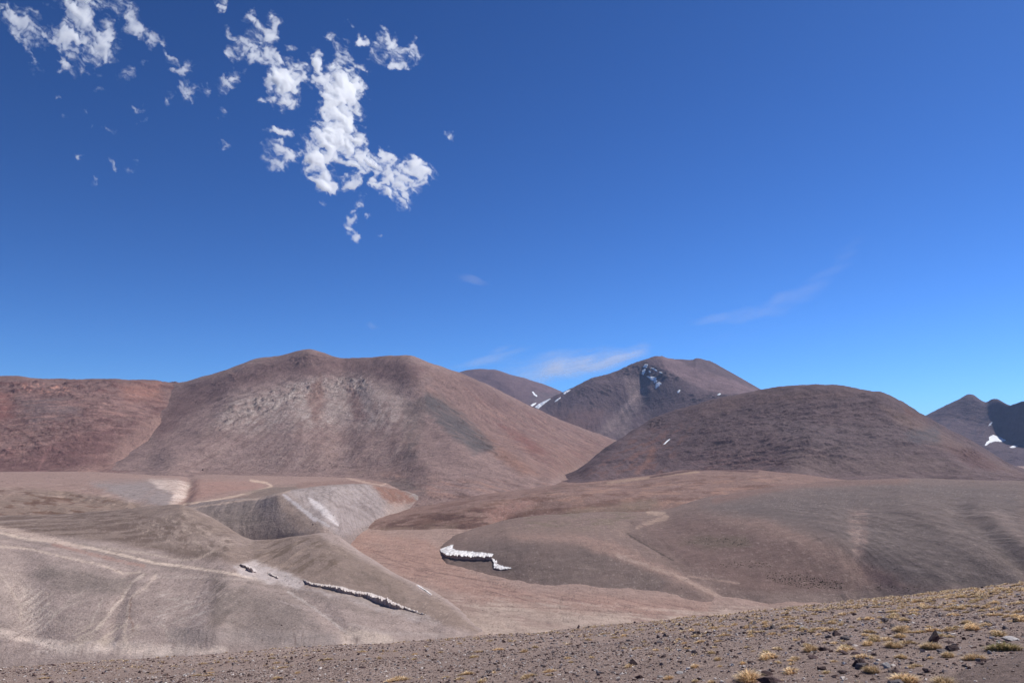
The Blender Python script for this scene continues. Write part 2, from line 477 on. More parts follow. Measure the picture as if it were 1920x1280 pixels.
DR.line([(532, 927), (560, 950), (590, 975)], (186, 180, 180), 4, .9, .4, 8, 2)
DR.line([(580, 934), (605, 955), (635, 985)], (208, 203, 201), 8, 1, .35, 8, 2, taper=True)
DR.line([(553, 942), (590, 970), (615, 985)], (182, 177, 176), 3.5, .7, .5, 8, 2)
DR.paint([(690, 905), (745, 915), (790, 940), (740, 950)], (138, 104, 90), 7, .85, .5, 8, 4, -45)
DR.paint([(720, 945), (760, 938), (770, 965), (720, 975)], (176, 160, 150), 6, .7, .8, 6, 4, -45)
DR.paint([(770, 925), (815, 910), (850, 935), (790, 955)], (150, 143, 138), 6, .7, .6, 6, 4, -45)
DR.streaks([(380, 950), (540, 930), (600, 1000), (460, 1010)], (140, 130, 126), 10, .55, 4, 6, 62, .1, 4)
DR.paint([(385, 955), (470, 940), (500, 985), (430, 990)], (118, 110, 105), 14, .5, .8, 10, 3, 60)
DR.line([(330, 956), (400, 946), (460, 937), (500, 933), (535, 922), (545, 918)], (182, 164, 150), 2.2, .8, .5, 8, 1.5)

# ---- flat terrace behind
TE = Land('terrace', -420, 900, [
    [(-200, 1010, 760), (500, 990, 840, 6), (700, 985, 1020, 60), (900, 985, 1050, 90)], [(-200, 950, 850), (0, 948, 860), (330, 945, 880), (500, 930, 930), (700, 925, 1230), (800, 940, 1260, 20), (900, 940, 1280, 50)],
    [(-200, 907, 1080), (0, 907, 1080), (330, 906, 1100), (500, 908, 1140), (700, 908, 1330), (800, 925, 1330, 10), (900, 945, 1330, 40)],
    [(-200, 886, 1600), (0, 887, 1600), (160, 887, 1600), (300, 893, 1560), (500, 894, 1560), (700, 900, 1500), (800, 920, 1450, 10), (900, 945, 1400, 40)]],
    [40, 90, 50], back=.5, slope=.02, amp=.0014, wave=.05, seed=4, base=(158, 136, 126), var=4, ky=.1)
TE.ridge([(355, 905), (350, 925), (335, 950)], 13, -5, 6).ridge([(120, 930), (320, 960)], 12, -2.5, 8).ridge([(0, 925), (120, 925), (240, 945)], 8, 2.0, 8)
TE.erode().start()
TE.paint([(-200, 912), (60, 916), (200, 932), (320, 955), (300, 975), (-200, 975)], (142, 126, 113), 6, .85, .5, 20, 5, -6)
TE.streaks([(-200, 915), (80, 918), (260, 945), (260, 965), (-200, 965)], (108, 84, 72), 5, .75, 5, 7, -10, .02, 2)
TE.streaks([(-200, 900), (180, 905), (330, 950), (-200, 950)], (176, 158, 146), 5, .5, 4, 9, -10, .1, 3)
TE.paint([(170, 905), (300, 900), (330, 935), (310, 950), (230, 935)], (154, 147, 144), 9, .8, .4, 16, 3, -20)
TE.paint([(280, 899), (330, 899), (360, 910), (345, 935), (330, 950), (318, 945), (325, 925), (300, 915)], (210, 195, 183), 5, .95, .9, 6, 2, 50)
TE.streaks([(290, 898), (362, 905), (340, 950), (315, 940)], (164, 142, 128), 4, .45, 3, 1.6, 45, .08, 4)
TE.paint([(370, 900), (480, 902), (500, 910), (420, 925), (350, 940), (355, 920)], (168, 136, 124), 6, .7, .5, 12, 4)
TE.line([(345, 945), (400, 938), (450, 928), (500, 915), (510, 911), (500, 905), (470, 900)], (206, 184, 164), 2.6, .95, .4, 8, 1.5)
TE.paint([(510, 912), (580, 908), (560, 920), (520, 930), (400, 945)], (124, 113, 104), 5, .8, .3, 12, 4)
TE.line([(560, 910), (640, 905), (700, 903), (760, 905)], (140, 116, 106), 6, .6, .5, 12, 3)
TE.line([(650, 896), (690, 905), (712, 910), (730, 905), (760, 897)], (190, 166, 150), 2.2, .85, .6, 6, 2)

# ---- reddish apron in the middle
AP = Land('slope', 600, 1720, [
    [(600, 1040, 0, 8), (900, 1030, 0, 8), (1300, 1010, 800, 8), (1720, 1000, 800, 8)],
    [(600, 1012, 0, 3), (680, 1001, 0), (780, 1002, 0), (870, 1002, 0), (960, 990, 0), (1100, 985, 900), (1300, 980, 900), (1720, 970, 900)],
    [(600, 990, 930), (680, 985, 940), (740, 973, 950), (830, 955, 960), (900, 942, 980), (960, 934, 1010), (1040, 925, 1060), (1200, 925, 1080), (1400, 925, 1080), (1720, 930, 1080)],
    [(600, 985, 980), (760, 962, 1020), (900, 928, 1200), (1000, 912, 1480), (1060, 904, 1620), (1100, 903, 1640), (1200, 895, 1620), (1300, 882, 1560), (1400, 882, 1500), (1490, 890, 1450), (1600, 905, 1400), (1720, 915, 1300)]],
    [40, 90, 90], slope=.04, amp=.0022, wave=.06, seed=5, base=(142, 118, 108), var=8, ky=.12, ridg=.5)
AP.erode().start()
AP.streaks([(640, 990), (900, 930), (1100, 900), (1480, 885), (1480, 910), (1250, 965), (900, 1000)], (112, 86, 76), 10, .6, 10, 6, 8, .0, 2)
AP.streaks([(900, 950), (1100, 905), (1480, 890), (1400, 925), (1200, 965)], (170, 138, 120), 10, .6, 9, 6, 4, .02, 3)
AP.streaks([(700, 985), (800, 965), (920, 950), (1000, 975), (900, 1000), (760, 1000)], (98, 76, 70), 8, .75, 6, 5, 8, -.05, 4)
AP.paint([(690, 995), (760, 985), (860, 985), (830, 1005), (740, 1008)], (132, 114, 100), 8, .7, .5, 14, 3)
AP.paint([(910, 960), (960, 940), (1010, 940), (960, 965), (930, 985)], (170, 134, 122), 8, .6, .6, 12, 2, 30)
AP.paint([(985, 985), (1080, 955), (1230, 935), (1240, 955), (1060, 975)], (134, 120, 104), 8, .6, .5, 12, 4, 8)
AP.line([(1140, 905), (1200, 897), (1270, 888), (1310, 884)], (172, 148, 128), 3, .8, .5, 8, 2)
AP.line([(1220, 894), (1300, 881), (1340, 880), (1420, 884)], (96, 74, 72), 2.4, .8, .5, 8, 2)
AP.streaks([(960, 930), (1060, 905), (1140, 905), (1060, 930)], (104, 88, 80), 6, .6, 4, 6, 6, .05, 6)
AP.line([(965, 915), (1020, 905), (1060, 893)], (150, 138, 132), 6, .5, .7, 6, 3)

# ---- broad slope from the nose with the white bank to the right edge
RS = Land('slope', 770, 2330, [
    [(770, 1090, 0, 14), (820, 1075, 0, 8), (900, 1105, 0, 5), (1000, 1130, 0, 5), (1150, 1148, 0, 5), (1330, 1155, 0, 5), (1600, 1165, 0, 6), (2330, 1150, 450, 6)],
    [(770, 1070, 0, 12), (815, 1049, 0), (840, 1063, 0), (880, 1076, 0), (940, 1087, 0), (1000, 1104, 0), (1060, 1112, 0), (1150, 1120, 0), (1330, 1127, 0), (1600, 1136, 0), (1800, 1115, 520), (2000, 1090, 520), (2330, 1070, 520)],
    [(770, 1064, 720, 12), (815, 1044, 730), (840, 1044, 700), (900, 1037, 690), (960, 1022, 700), (1080, 1012, 708), (1200, 1018, 698), (1300, 1024, 688), (1450, 1022, 665), (1600, 1022, 640), (1800, 1012, 615), (2000, 1000, 600), (2330, 980, 595)],
    [(770, 1060, 740, 12), (815, 1040, 745), (840, 1030, 748), (900, 1010, 775), (960, 998, 800), (1080, 984, 830), (1235, 980, 830), (1300, 970, 830), (1450, 957, 825), (1600, 950, 810), (1800, 946, 800), (2000, 945, 780), (2330, 940, 750)],
    [(770, 1056, 765, 12), (812, 1034, 765), (832, 1022, 775), (860, 1011, 790), (900, 999, 815), (940, 990, 835), (980, 982, 850), (1040, 972, 875), (1100, 966, 895), (1180, 962, 920), (1235, 959, 940), (1262, 954, 950), (1300, 946, 975), (1360, 934, 1015), (1420, 922, 1070), (1480, 911, 1150), (1540, 905, 1210), (1640, 900, 1250), (1760, 900, 1260), (1920, 904, 1240), (2100, 912, 1200), (2330, 925, 1100)]],
    [16, 100, 100, 50], slope=.06, amp=.0020, wave=.07, seed=7, base=(132, 115, 107), var=6, ky=.15)
RS.ridge([(1180, 998), (1240, 1035), (1290, 1075), (1340, 1105), (1400, 1130)], 20, -2.4, 8).ridge([(1170, 1000), (1200, 1015), (1240, 1040)], 6, -1.0, 3)
RS.ridge([(960, 1004), (1090, 1005), (1200, 1050), (1320, 1108)], 30, 1.8, 8)
RS.ridge([(1330, 950), (1450, 980), (1530, 1012), (1600, 1045), (1680, 1085), (1760, 1115)], 56, 3.4, 12)
RS.ridge([(1590, 950), (1605, 985), (1600, 1030), (1615, 1060), (1650, 1095)], 22, -1.8, 8)
RS.ridge([(1700, 935), (1780, 985), (1860, 1045), (1940, 1095)], 40, 3.2, 10)
RS.ridge([(1790, 960), (1830, 985), (1880, 1030), (1930, 1075)], 16, -2.2, 6)
RS.ridge([(1840, 955), (1890, 1000), (1960, 1060)], 26, 3.2, 8)
RS.erode().rills(6, 1.5, -25, smooth(1460, 1620, RS.U)).rills(4.5, .3, 10, smooth(1300, 1150, RS.U)).start()
RS.paint([(850, 1003), (1000, 968), (1250, 950), (1260, 985), (1190, 1000), (1100, 1010), (960, 1010)], (142, 124, 114), 14, .85, .4, 20, 4, 8)
RS.paint([(830, 1050), (950, 1080), (1000, 1100), (1240, 1120), (1240, 1072), (1100, 1025), (960, 1018), (880, 1018)], (116, 104, 98), 18, .8, .4, 22, 3)
RS.streaks([(900, 1020), (1250, 1075), (1330, 1125), (1050, 1110)], (136, 122, 113), 10, .5, 6, 5, -4, .05, 3)
RS.paint([(960, 1003), (1080, 1003), (1150, 1015), (1220, 1050), (1330, 1108), (1350, 1120), (1240, 1078), (1150, 1044), (1060, 1014), (980, 1012)], (160, 136, 124), 8, .9, .4, 14, 4, -15)
RS.line([(1160, 1042), (1210, 1058), (1250, 1072), (1280, 1084), (1330, 1108), (1360, 1125)], (174, 154, 141), 5, .75, .9, 8, 4)
RS.line([(1215, 960), (1245, 963), (1250, 970), (1210, 982), (1195, 988)], (186, 164, 146), 5, .8, .6, 6, 3)
RS.line([(1176, 1000), (1195, 1012), (1240, 1038), (1262, 1050)], (88, 78, 72), 1.6, .8, .6, 6, 2)
RS.streaks([(960, 965), (1100, 955), (1240, 955), (1150, 990), (980, 990)], (128, 116, 100), 8, .6, 8, 5, 6, .0, 2)
RS.paint([(1320, 950), (1450, 925), (1600, 905), (1920, 905), (1920, 1120), (1700, 1100), (1560, 1010)], (114, 105, 101), 22, .9, .3, 40, 3)
RS.paint([(1200, 985), (1330, 972), (1440, 985), (1560, 1050), (1640, 1105), (1500, 1110), (1400, 1110), (1290, 1060)], (126, 106, 99), 18, .75, .5, 24, 3, -15)
RS.paint([(1350, 972), (1450, 975), (1540, 1020), (1640, 1075), (1720, 1105), (1600, 1085), (1480, 1015)], (152, 130, 119), 12, .75, .4, 18, 4, -25)
RS.paint([(1590, 955), (1625, 955), (1628, 1000), (1620, 1040), (1600, 1050), (1595, 1010)], (160, 139, 129), 8, .75, .8, 8, 2, 80)
RS.line([(1605, 960), (1612, 990), (1604, 1030), (1600, 1045)], (176, 156, 144), 4, .6, .9, 5, 6)
RS.paint([(1600, 1050), (1680, 1080), (1700, 1105), (1620, 1100)], (150, 126, 117), 12, .5, .6, 14, 3)
RS.streaks([(1440, 945), (1920, 920), (1920, 1090), (1700, 1090), (1560, 1000)], (106, 97, 94), 16, .55, 8, 7, -30, .0, 3)
RS.streaks([(1440, 945), (1920, 920), (1920, 1090), (1700, 1090), (1560, 1000)], (138, 127, 121), 16, .5, 6, 8, -28, .05, 4)
RS.line([(1340, 938), (1420, 921), (1500, 908), (1700, 901)], (136, 110, 100), 8, .5, .6, 10, 2)
RS.line([(1790, 975), (1840, 1010), (1900, 1060)], (102, 94, 92), 7, .6, .6, 8, 3)
RS.paint([(1690, 935), (1720, 945), (1800, 990), (1880, 1045), (1940, 1085), (1920, 1095), (1850, 1055), (1770, 1000)], (136, 124, 117), 14, .6, .6, 16, 4, -35)
RS.paint([(1855, 955), (1880, 960), (1940, 1020), (1930, 1035), (1890, 1000)], (142, 128, 121), 9, .6, .8, 10, 3, -40)
RS.paint([(1310, 1005), (1400, 1005), (1410, 1025), (1330, 1028), (1270, 1018)], (108, 97, 84), 8, .6, .7, 6, 4)
RS.line([(1290, 1080), (1340, 1086), (1385, 1093)], (166, 145, 132), 2.5, .7, .6, 6, 2)
RS.paint([(1380, 1115), (1560, 1108), (1760, 1100), (1760, 1125), (1560, 1140), (1400, 1135)], (134, 121, 114), 14, .6, .5, 14, 3)
RS.line([(812, 1045), (840, 1062), (900, 1079), (960, 1089), (1000, 1104)], (178, 156, 138), 3, .6, .5, 8, 2)

# ---- red hill, far left
RH = Land('hill', -420, 520, [
    [(-200, 910, 1450), (520, 915, 1500)], [(-200, 880, 1800), (0, 884, 1800), (200, 884, 1835), (520, 880, 2000)],
    [(-200, 800, 2050), (0, 805, 2050), (160, 800, 2100), (300, 790, 2290), (360, 785, 2440), (520, 770, 2900)],
    [(-200, 735, 2280), (0, 738, 2290), (160, 735, 2330), (300, 735, 2580), (380, 735, 2820), (520, 730, 3200)],
    [(-200, 698, 2550), (0, 708, 2550), (40, 708, 2550), (60, 711, 2560), (140, 713, 2580), (235, 712, 2620), (290, 714, 2700), (340, 719, 2830), (420, 722, 3050), (520, 730, 3400)]],
    [30, 80, 80, 50], slope=.3, amp=.0048, wave=.07, seed=8, base=(131, 107, 101), var=9, ky=.35, ridg=.45)
RH.erode().rills(16, 3, 25, 1.0).start()
RH.outcrop([(-60, 712), (330, 716), (335, 738), (200, 750), (60, 745), (-60, 735)], 14, 16, 8, .02, 1.6, 15, (92, 60, 58), .6, 1)
RH.outcrop([(0, 800), (140, 780), (200, 830), (60, 860), (-60, 850)], 7, 9, 16, .05, 2.2, -20, (104, 72, 70), .6, 2)
RH.outcrop([(160, 770), (300, 740), (330, 790), (220, 820)], 6, 10, 16, .05, 2.2, 30, (108, 76, 72), .5, 3)
RH.streaks([(-60, 730), (330, 735), (300, 800), (160, 880), (-60, 880)], (98, 72, 70), 14, .5, 9, 5, 62, .0, 54)
RH.streaks([(-60, 720), (330, 722), (300, 800), (160, 880), (-60, 880)], (88, 62, 60), 14, .55, 4, 2.4, 15, .10, 43, 8, .14)
RH.streaks([(-60, 740), (330, 730), (280, 800), (100, 860), (-60, 860)], (160, 132, 122), 14, .5, 4, 2.2, 20, .12, 44, 8, .14)
RH.paint([(-60, 735), (20, 740), (20, 780), (-60, 800)], (140, 98, 90), 14, .7, .6, 16, 2, 60)
RH.streaks([(30, 720), (130, 722), (140, 738), (40, 740)], (196, 150, 132), 6, .9, 5, 3, 20, .08, 3)
RH.paint([(40, 750), (130, 745), (150, 775), (60, 795)], (126, 112, 110), 14, .6, .9, 12, 2, 25)
RH.paint([(225, 722), (300, 718), (300, 750), (235, 750)], (158, 118, 104), 12, .75, .6, 12, 2, 40)
RH.streaks([(-60, 740), (330, 730), (300, 800), (180, 880), (-60, 880)], (160, 128, 118), 14, .6, 9, 5, 28, .03, 4)
RH.paint([(340, 760), (300, 800), (260, 850), (180, 886), (120, 887), (200, 850), (270, 790)], (146, 120, 111), 9, .85, .5, 10, 4, 35)
RH.line([(290, 790), (300, 800), (262, 838), (225, 865), (150, 886)], (162, 134, 123), 7, .75, .5, 8, 3)
RH.line([(95, 838), (80, 862), (68, 888)], (168, 132, 124), 3.5, .8, .6, 6, 3)
RH.line([(20, 838), (8, 850), (-4, 860)], (168, 132, 124), 3, .7, .6, 6, 3)
RH.paint([(140, 815), (220, 800), (200, 870), (60, 886), (-60, 880), (-60, 860), (60, 850)], (110, 82, 79), 16, .6, .6, 16, 3, 30)

# ---- big double-topped hill
BH = Land('hill', 90, 1330, [
    [(90, 925, 1350), (600, 935, 1300), (700, 950, 1150), (800, 965, 1050), (900, 960, 1080), (1030, 930, 1250), (1100, 915, 1500), (1330, 935, 1600)],
    [(90, 888, 1850), (180, 888, 1790), (240, 889, 1765), (300, 890, 1745), (500, 892, 1700), (620, 890, 1650), (720, 890, 1560), (820, 905, 1350), (880, 915, 1280), (960, 915, 1350), (1030, 902, 1560), (1080, 890, 2300), (1120, 885, 2700), (1330, 905, 2800)],
    [(90, 850, 2250), (180, 845, 2160), (240, 838, 2090), (300, 832, 2060), (400, 825, 2050), (560, 815, 2060), (700, 815, 2020), (780, 815, 1960), (840, 822, 1860), (900, 850, 1740), (960, 862, 1800), (1030, 862, 2150), (1080, 858, 2700), (1160, 850, 3000), (1330, 870, 3050)],
    [(90, 790, 2650), (180, 780, 2580), (240, 772, 2520), (300, 765, 2465), (360, 756, 2425), (440, 745, 2400), (560, 740, 2430), (700, 745, 2400), (760, 750, 2350), (800, 762, 2290), (860, 790, 2280), (920, 810, 2450), (1000, 815, 2750), (1100, 828, 3150), (1160, 838, 3300), (1330, 860, 3400)],
    [(90, 765, 3100), (180, 752, 3020), (230, 744, 2970), (280, 733, 2900), (310, 726, 2850), (335, 720.5, 2800), (352, 717, 2780), (380, 708, 2760), (420, 698, 2760), (480, 681, 2800), (540, 667, 2800), (562, 662, 2790), (580, 659.5, 2780), (600, 662, 2790), (620, 666, 2800), (650, 670, 2830), (690, 671.5, 2840), (735, 668, 2800), (765, 669, 2780), (800, 681, 2830), (860, 699, 2980), (900, 715, 3100), (960, 744, 3250), (1020, 773, 3400), (1080, 799, 3500), (1130, 817, 3560), (1160, 829, 3600), (1200, 850, 3650), (1330, 890, 3700)]],
    [40, 80, 80, 70], slope=.3, amp=.0052, wave=.09, seed=9, base=(148, 127, 120), var=8, ky=.35, ridg=.4)
BH.ridge([(770, 715), (800, 745), (830, 775), (900, 830), (980, 890)], 26, 10, 12).ridge([(640, 690), (650, 760), (640, 830)], 36, -12, 14)
BH.ridge([(700, 740), (760, 830), (800, 890)], 30, 9, 12).ridge([(480, 700), (420, 790), (330, 870)], 40, 12, 16)
BH.ridge([(860, 800), (920, 850), (1000, 905)], 16, -6, 8).ridge([(560, 670), (540, 740), (560, 830)], 40, 9, 14)
BH.erode(1.0).rills(24, 3, -8, smooth(900, 780, BH.V)).rills(14, 1.6, -38, smooth(800, 900, BH.U)).start()
BH.paint([(350, 722), (480, 684), (580, 662), (740, 670), (800, 690), (780, 720), (640, 700), (520, 705), (420, 735), (350, 780), (300, 830), (280, 800)], (120, 98, 94), 12, .85, .4, 22, 3, -10)
BH.paint([(790, 690), (860, 702), (960, 748), (1160, 830), (1100, 870), (1030, 900), (960, 880), (900, 820), (840, 760)], (139, 115, 107), 10, .9, .35, 24, 5, -38)
BH.paint([(800, 725), (850, 760), (930, 830), (1010, 890), (980, 890), (900, 830), (830, 770)], (149, 117, 103), 9, .7, .5, 12, 6, -40)
BH.streaks([(850, 705), (1150, 830), (1040, 890), (920, 800)], (128, 96, 90), 10, .6, 8, 8, -32, .02, 2)
BH.streaks([(850, 720), (1150, 830), (1040, 890), (920, 820)], (166, 136, 122), 10, .5, 8, 8, -36, .04, 3)
BH.paint([(400, 800), (440, 745), (560, 720), (660, 712), (760, 740), (780, 790), (700, 800), (580, 800), (460, 810)], (166, 153, 145), 26, .75, .7, 20, 2, 10)
BH.streaks([(395, 805), (430, 760), (510, 730), (600, 710), (690, 705), (690, 750), (600, 790), (500, 805)], (182, 170, 161), 16, .6, 10, 1.7, 28, -.02, 4)
BH.streaks([(470, 755), (520, 725), (600, 708), (700, 705), (700, 735), (600, 745), (520, 770)], (200, 189, 179), 8, .8, 4, 1.6, 25, .10, 5)
BH.streaks([(570, 800), (560, 770), (600, 760), (640, 790), (600, 812)], (198, 188, 179), 8, .7, 4, 1.6, 35, .10, 6)
BH.streaks([(680, 770), (740, 750), (760, 800), (690, 800)], (188, 177, 168), 8, .6, 4, 1.6, 30, .14, 7)
for (poly_, th_, sd_) in [([(500, 745), (530, 722), (590, 712), (640, 712), (645, 735), (590, 742), (540, 752)], .12, 31), ([(560, 715), (640, 703), (690, 708), (690, 735), (640, 735)], .12, 32),
                         ([(470, 770), (540, 745), (560, 765), (500, 795)], .16, 33), ([(590, 770), (570, 800), (610, 812), (640, 790)], .14, 34), ([(690, 755), (730, 745), (760, 790), (700, 800)], .2, 35),
                         ([(430, 790), (500, 740), (600, 720), (680, 720), (680, 790), (560, 800)], .24, 36)]:
    BH.streaks(poly_, (206, 194, 184), 10, .75, 3.4, 1.7, 28, th_ + .06, sd_, 8, .12)
    BH.streaks(poly_, (92, 82, 78), 9, .6, 3.0, 1.7, 30, th_ + .10, sd_ + 20, 8, .10)
BH.outcrop([(400, 800), (430, 760), (500, 735), (600, 710), (690, 708), (690, 735), (560, 755), (470, 785), (420, 812)], 12, 6, 8, .10, 1.7, 25, (98, 88, 84), .75, 8)
BH.outcrop([(540, 672), (580, 664), (610, 672), (600, 684), (540, 690)], 9, 8, 6, .0, 1.6, 10, (84, 70, 72), .8, 9)
BH.outcrop([(400, 700), (560, 668), (560, 690), (480, 710), (400, 735)], 6, 11, 10, .08, 2, 15, (98, 78, 76), .6, 10)
BH.paint([(575, 740), (600, 700), (610, 740), (600, 790), (585, 790)], (138, 110, 100), 8, .75, .6, 9, 2, 80)
BH.paint([(650, 720), (670, 735), (690, 790), (665, 790)], (136, 108, 100), 8, .7, .6, 9, 2, 70)
BH.paint([(800, 740), (830, 745), (890, 800), (930, 840), (890, 850), (840, 810), (790, 760)], (98, 93, 92), 10, .95, .5, 9, 5, -42)
BH.paint([(755, 760), (800, 745), (790, 800), (780, 860), (760, 860)], (112, 100, 95), 10, .75, .8, 8, 4, 85)
BH.outcrop([(780, 740), (830, 745), (930, 835), (960, 860), (930, 860), (850, 790)], 7, 9, 8, .05, 3, -40, (84, 72, 70), .7, 11)
BH.paint([(940, 800), (980, 815), (1030, 850), (1000, 850)], (126, 84, 76), 8, .6, .6, 8, 4, -35)
BH.paint([(860, 700), (920, 730), (970, 770), (930, 770), (880, 730)], (122, 100, 96), 10, .6, .7, 10, 4, -35)
BH.paint([(330, 850), (480, 815), (640, 830), (660, 880), (480, 890), (220, 888)], (152, 133, 126), 20, .7, .5, 26, 3)
BH.streaks([(600, 830), (780, 810), (820, 900), (640, 900)], (154, 132, 120), 16, .45, 12, 3, 40, .03, 12)
BH.streaks([(700, 880), (840, 900), (1030, 900), (1030, 935), (860, 950), (760, 930)], (166, 134, 120), 10, .6, 8, 5, -30, .0, 13)
BH.streaks([(700, 880), (840, 900), (1030, 900), (1030, 935), (860, 950), (760, 930)], (112, 90, 84), 10, .5, 7, 5, -30, .08, 14)
BH.outcrop([(480, 820), (700, 830), (700, 890), (480, 890)], 5, 6, 20, .28, 1.5, 0, (92, 76, 72), .8, 15)
BH.streaks([(420, 810), (760, 800), (780, 890), (400, 890)], (98, 80, 74), 20, .6, 2.6, 1.6, 0, .26, 41, 8, .08)
BH.streaks([(380, 800), (560, 740), (760, 740), (820, 880), (620, 895), (330, 890)], (126, 105, 98), 26, .5, 9, 7, 95, .0, 51)
BH.streaks([(380, 790), (560, 740), (760, 740), (800, 860), (620, 880), (340, 880)], (168, 150, 140), 26, .45, 8, 7, 88, .06, 52)
BH.streaks([(360, 720), (560, 668), (760, 672), (800, 720), (560, 720), (400, 770)], (104, 86, 82), 14, .5, 8, 4, 60, .04, 53)
BH.streaks([(700, 690), (860, 700), (1150, 825), (1040, 890), (900, 800)], (104, 82, 76), 14, .55, 4, 3.5, -35, .16, 42, 8, .12)
BH.paint([(700, 905), (760, 895), (800, 925), (740, 935)], (112, 104, 98), 8, .5, .7, 8, 3, -40)

# ---- dark round hill on the right
DH = Land('hill', 1010, 2280, [
    [(1010, 925, 1550), (1100, 925, 1500), (1300, 915, 1450), (1600, 925, 1300), (1920, 930, 1300), (2280, 940, 1300)],
    [(1010, 915, 1690), (1085, 902, 1680), (1200, 902, 1700), (1330, 890, 1720), (1500, 893, 1680), (1700, 898, 1660), (1920, 903, 1650), (2280, 925, 1650)],
    [(1010, 912, 1800), (1085, 894, 1820), (1150, 872, 1930), (1250, 850, 1990), (1400, 835, 1930), (1550, 832, 1900), (1680, 840, 1900), (1800, 862, 1930), (1920, 893, 1960), (2280, 918, 1990)],
    [(1010, 910, 1920), (1085, 889, 1960), (1150, 852, 2120), (1230, 815, 2280), (1350, 785, 2250), (1500, 775, 2200), (1640, 785, 2180), (1740, 815, 2220), (1840, 855, 2270), (1920, 888, 2300), (2280, 915, 2300)],
    [(1010, 908, 2250), (1078, 885, 2080), (1110, 862, 2180), (1150, 833, 2330), (1190, 806, 2450), (1215, 793, 2520), (1240, 784, 2600), (1270, 771, 2600), (1310, 758, 2580), (1360, 745, 2560), (1415, 733, 2530), (1450, 727, 2510), (1490, 723.5, 2500), (1530, 724.5, 2490), (1570, 728, 2490), (1605, 730.5, 2490), (1640, 740, 2500), (1680, 754, 2520), (1700, 763, 2530), (1730, 781, 2560), (1780, 807, 2600), (1830, 833, 2650), (1880, 862, 2700), (1920, 881, 2750), (2000, 912, 2800), (2280, 930, 2900)]],
    [40, 70, 70, 60], slope=.3, amp=.0048, wave=.06, seed=10, base=(107, 91, 92), var=9, ky=.35, ridg=.5)
DH.ridge([(1240, 786), (1180, 840), (1120, 890)], 24, 8, 10).ridge([(1660, 750), (1720, 810), (1800, 860)], 26, 12, 10).ridge([(1560, 740), (1520, 800), (1500, 880)], 40, 8, 16)
DH.erode().rills(15, 2.4, 10, 1.0).start()
DH.outcrop([(1330, 760), (1620, 735), (1720, 790), (1720, 850), (1560, 860), (1400, 860), (1280, 850)], 8, 11, 24, .0, 2.8, 8, (82, 66, 68), .65, 1)
DH.outcrop([(1300, 860), (1560, 840), (1560, 870), (1320, 885)], 7, 8, 12, .02, 4, 4, (88, 66, 66), .6, 2)
DH.streaks([(1090, 890), (1200, 810), (1300, 790), (1250, 890)], (128, 94, 84), 14, .6, 12, 3, 50, .0, 3)
DH.streaks([(1300, 850), (1560, 830), (1560, 880), (1300, 890)], (132, 104, 100), 12, .6, 5, 7, 4, .04, 4)
DH.streaks([(1480, 850), (1720, 800), (1920, 890), (1480, 895)], (138, 121, 115), 18, .5, 8, 6, -20, .02, 55)
DH.streaks([(1100, 880), (1300, 780), (1500, 735), (1700, 780), (1760, 860), (1500, 885), (1200, 890)], (78, 63, 63), 16, .5, 4, 2.4, 6, .12, 45, 8, .14)
DH.streaks([(1300, 790), (1500, 740), (1720, 790), (1740, 860), (1320, 880)], (126, 108, 104), 16, .4, 4, 2.6, 6, .14, 46, 8, .14)
DH.paint([(1440, 790), (1560, 800), (1700, 790), (1720, 840), (1600, 870), (1480, 830)], (114, 102, 102), 22, .6, .8, 16, 3, 5)
DH.paint([(1480, 845), (1720, 850), (1920, 895), (1480, 895)], (124, 108, 104), 20, .95, .4, 24, 4, -6)
DH.paint([(1650, 760), (1700, 775), (1800, 830), (1920, 890), (1860, 880), (1740, 830), (1680, 790)], (126, 106, 98), 9, .85, .4, 14, 4, -30)
DH.paint([(1690, 760), (1740, 790), (1700, 775)], (118, 86, 76), 6, .7, .5, 8, 3, -30)
DH.paint([(1700, 810), (1760, 800), (1760, 830), (1710, 830)], (98, 96, 100), 9, .7, .8, 9, 2, 10)
DH.outcrop([(1800, 838), (1830, 842), (1840, 862), (1810, 862)], 8, 6, 6, .0, 1.5, -30, (70, 50, 52), .85, 5)
DH.paint([(1770, 835), (1840, 850), (1880, 880), (1820, 878)], (104, 80, 78), 8, .7, .5, 10, 3, -25)
DH.outcrop([(1215, 790), (1245, 782), (1240, 800), (1215, 805)], 7, 6, 5, -.05, 1.5, 30, (62, 50, 54), .85, 6)
DH.paint([(1270, 770), (1420, 733), (1620, 732), (1580, 745), (1400, 760), (1300, 790)], (114, 94, 90), 9, .7, .4, 16, 4, 5)
DH.line([(1225, 840), (1215, 865), (1195, 885)], (138, 104, 92), 7, .6, .6, 9, 3)
DH.outcrop([(1135, 890), (1165, 893), (1160, 900), (1138, 900)], 4, 5, 4, -.05, 2, 0, (70, 52, 54), .7, 7)

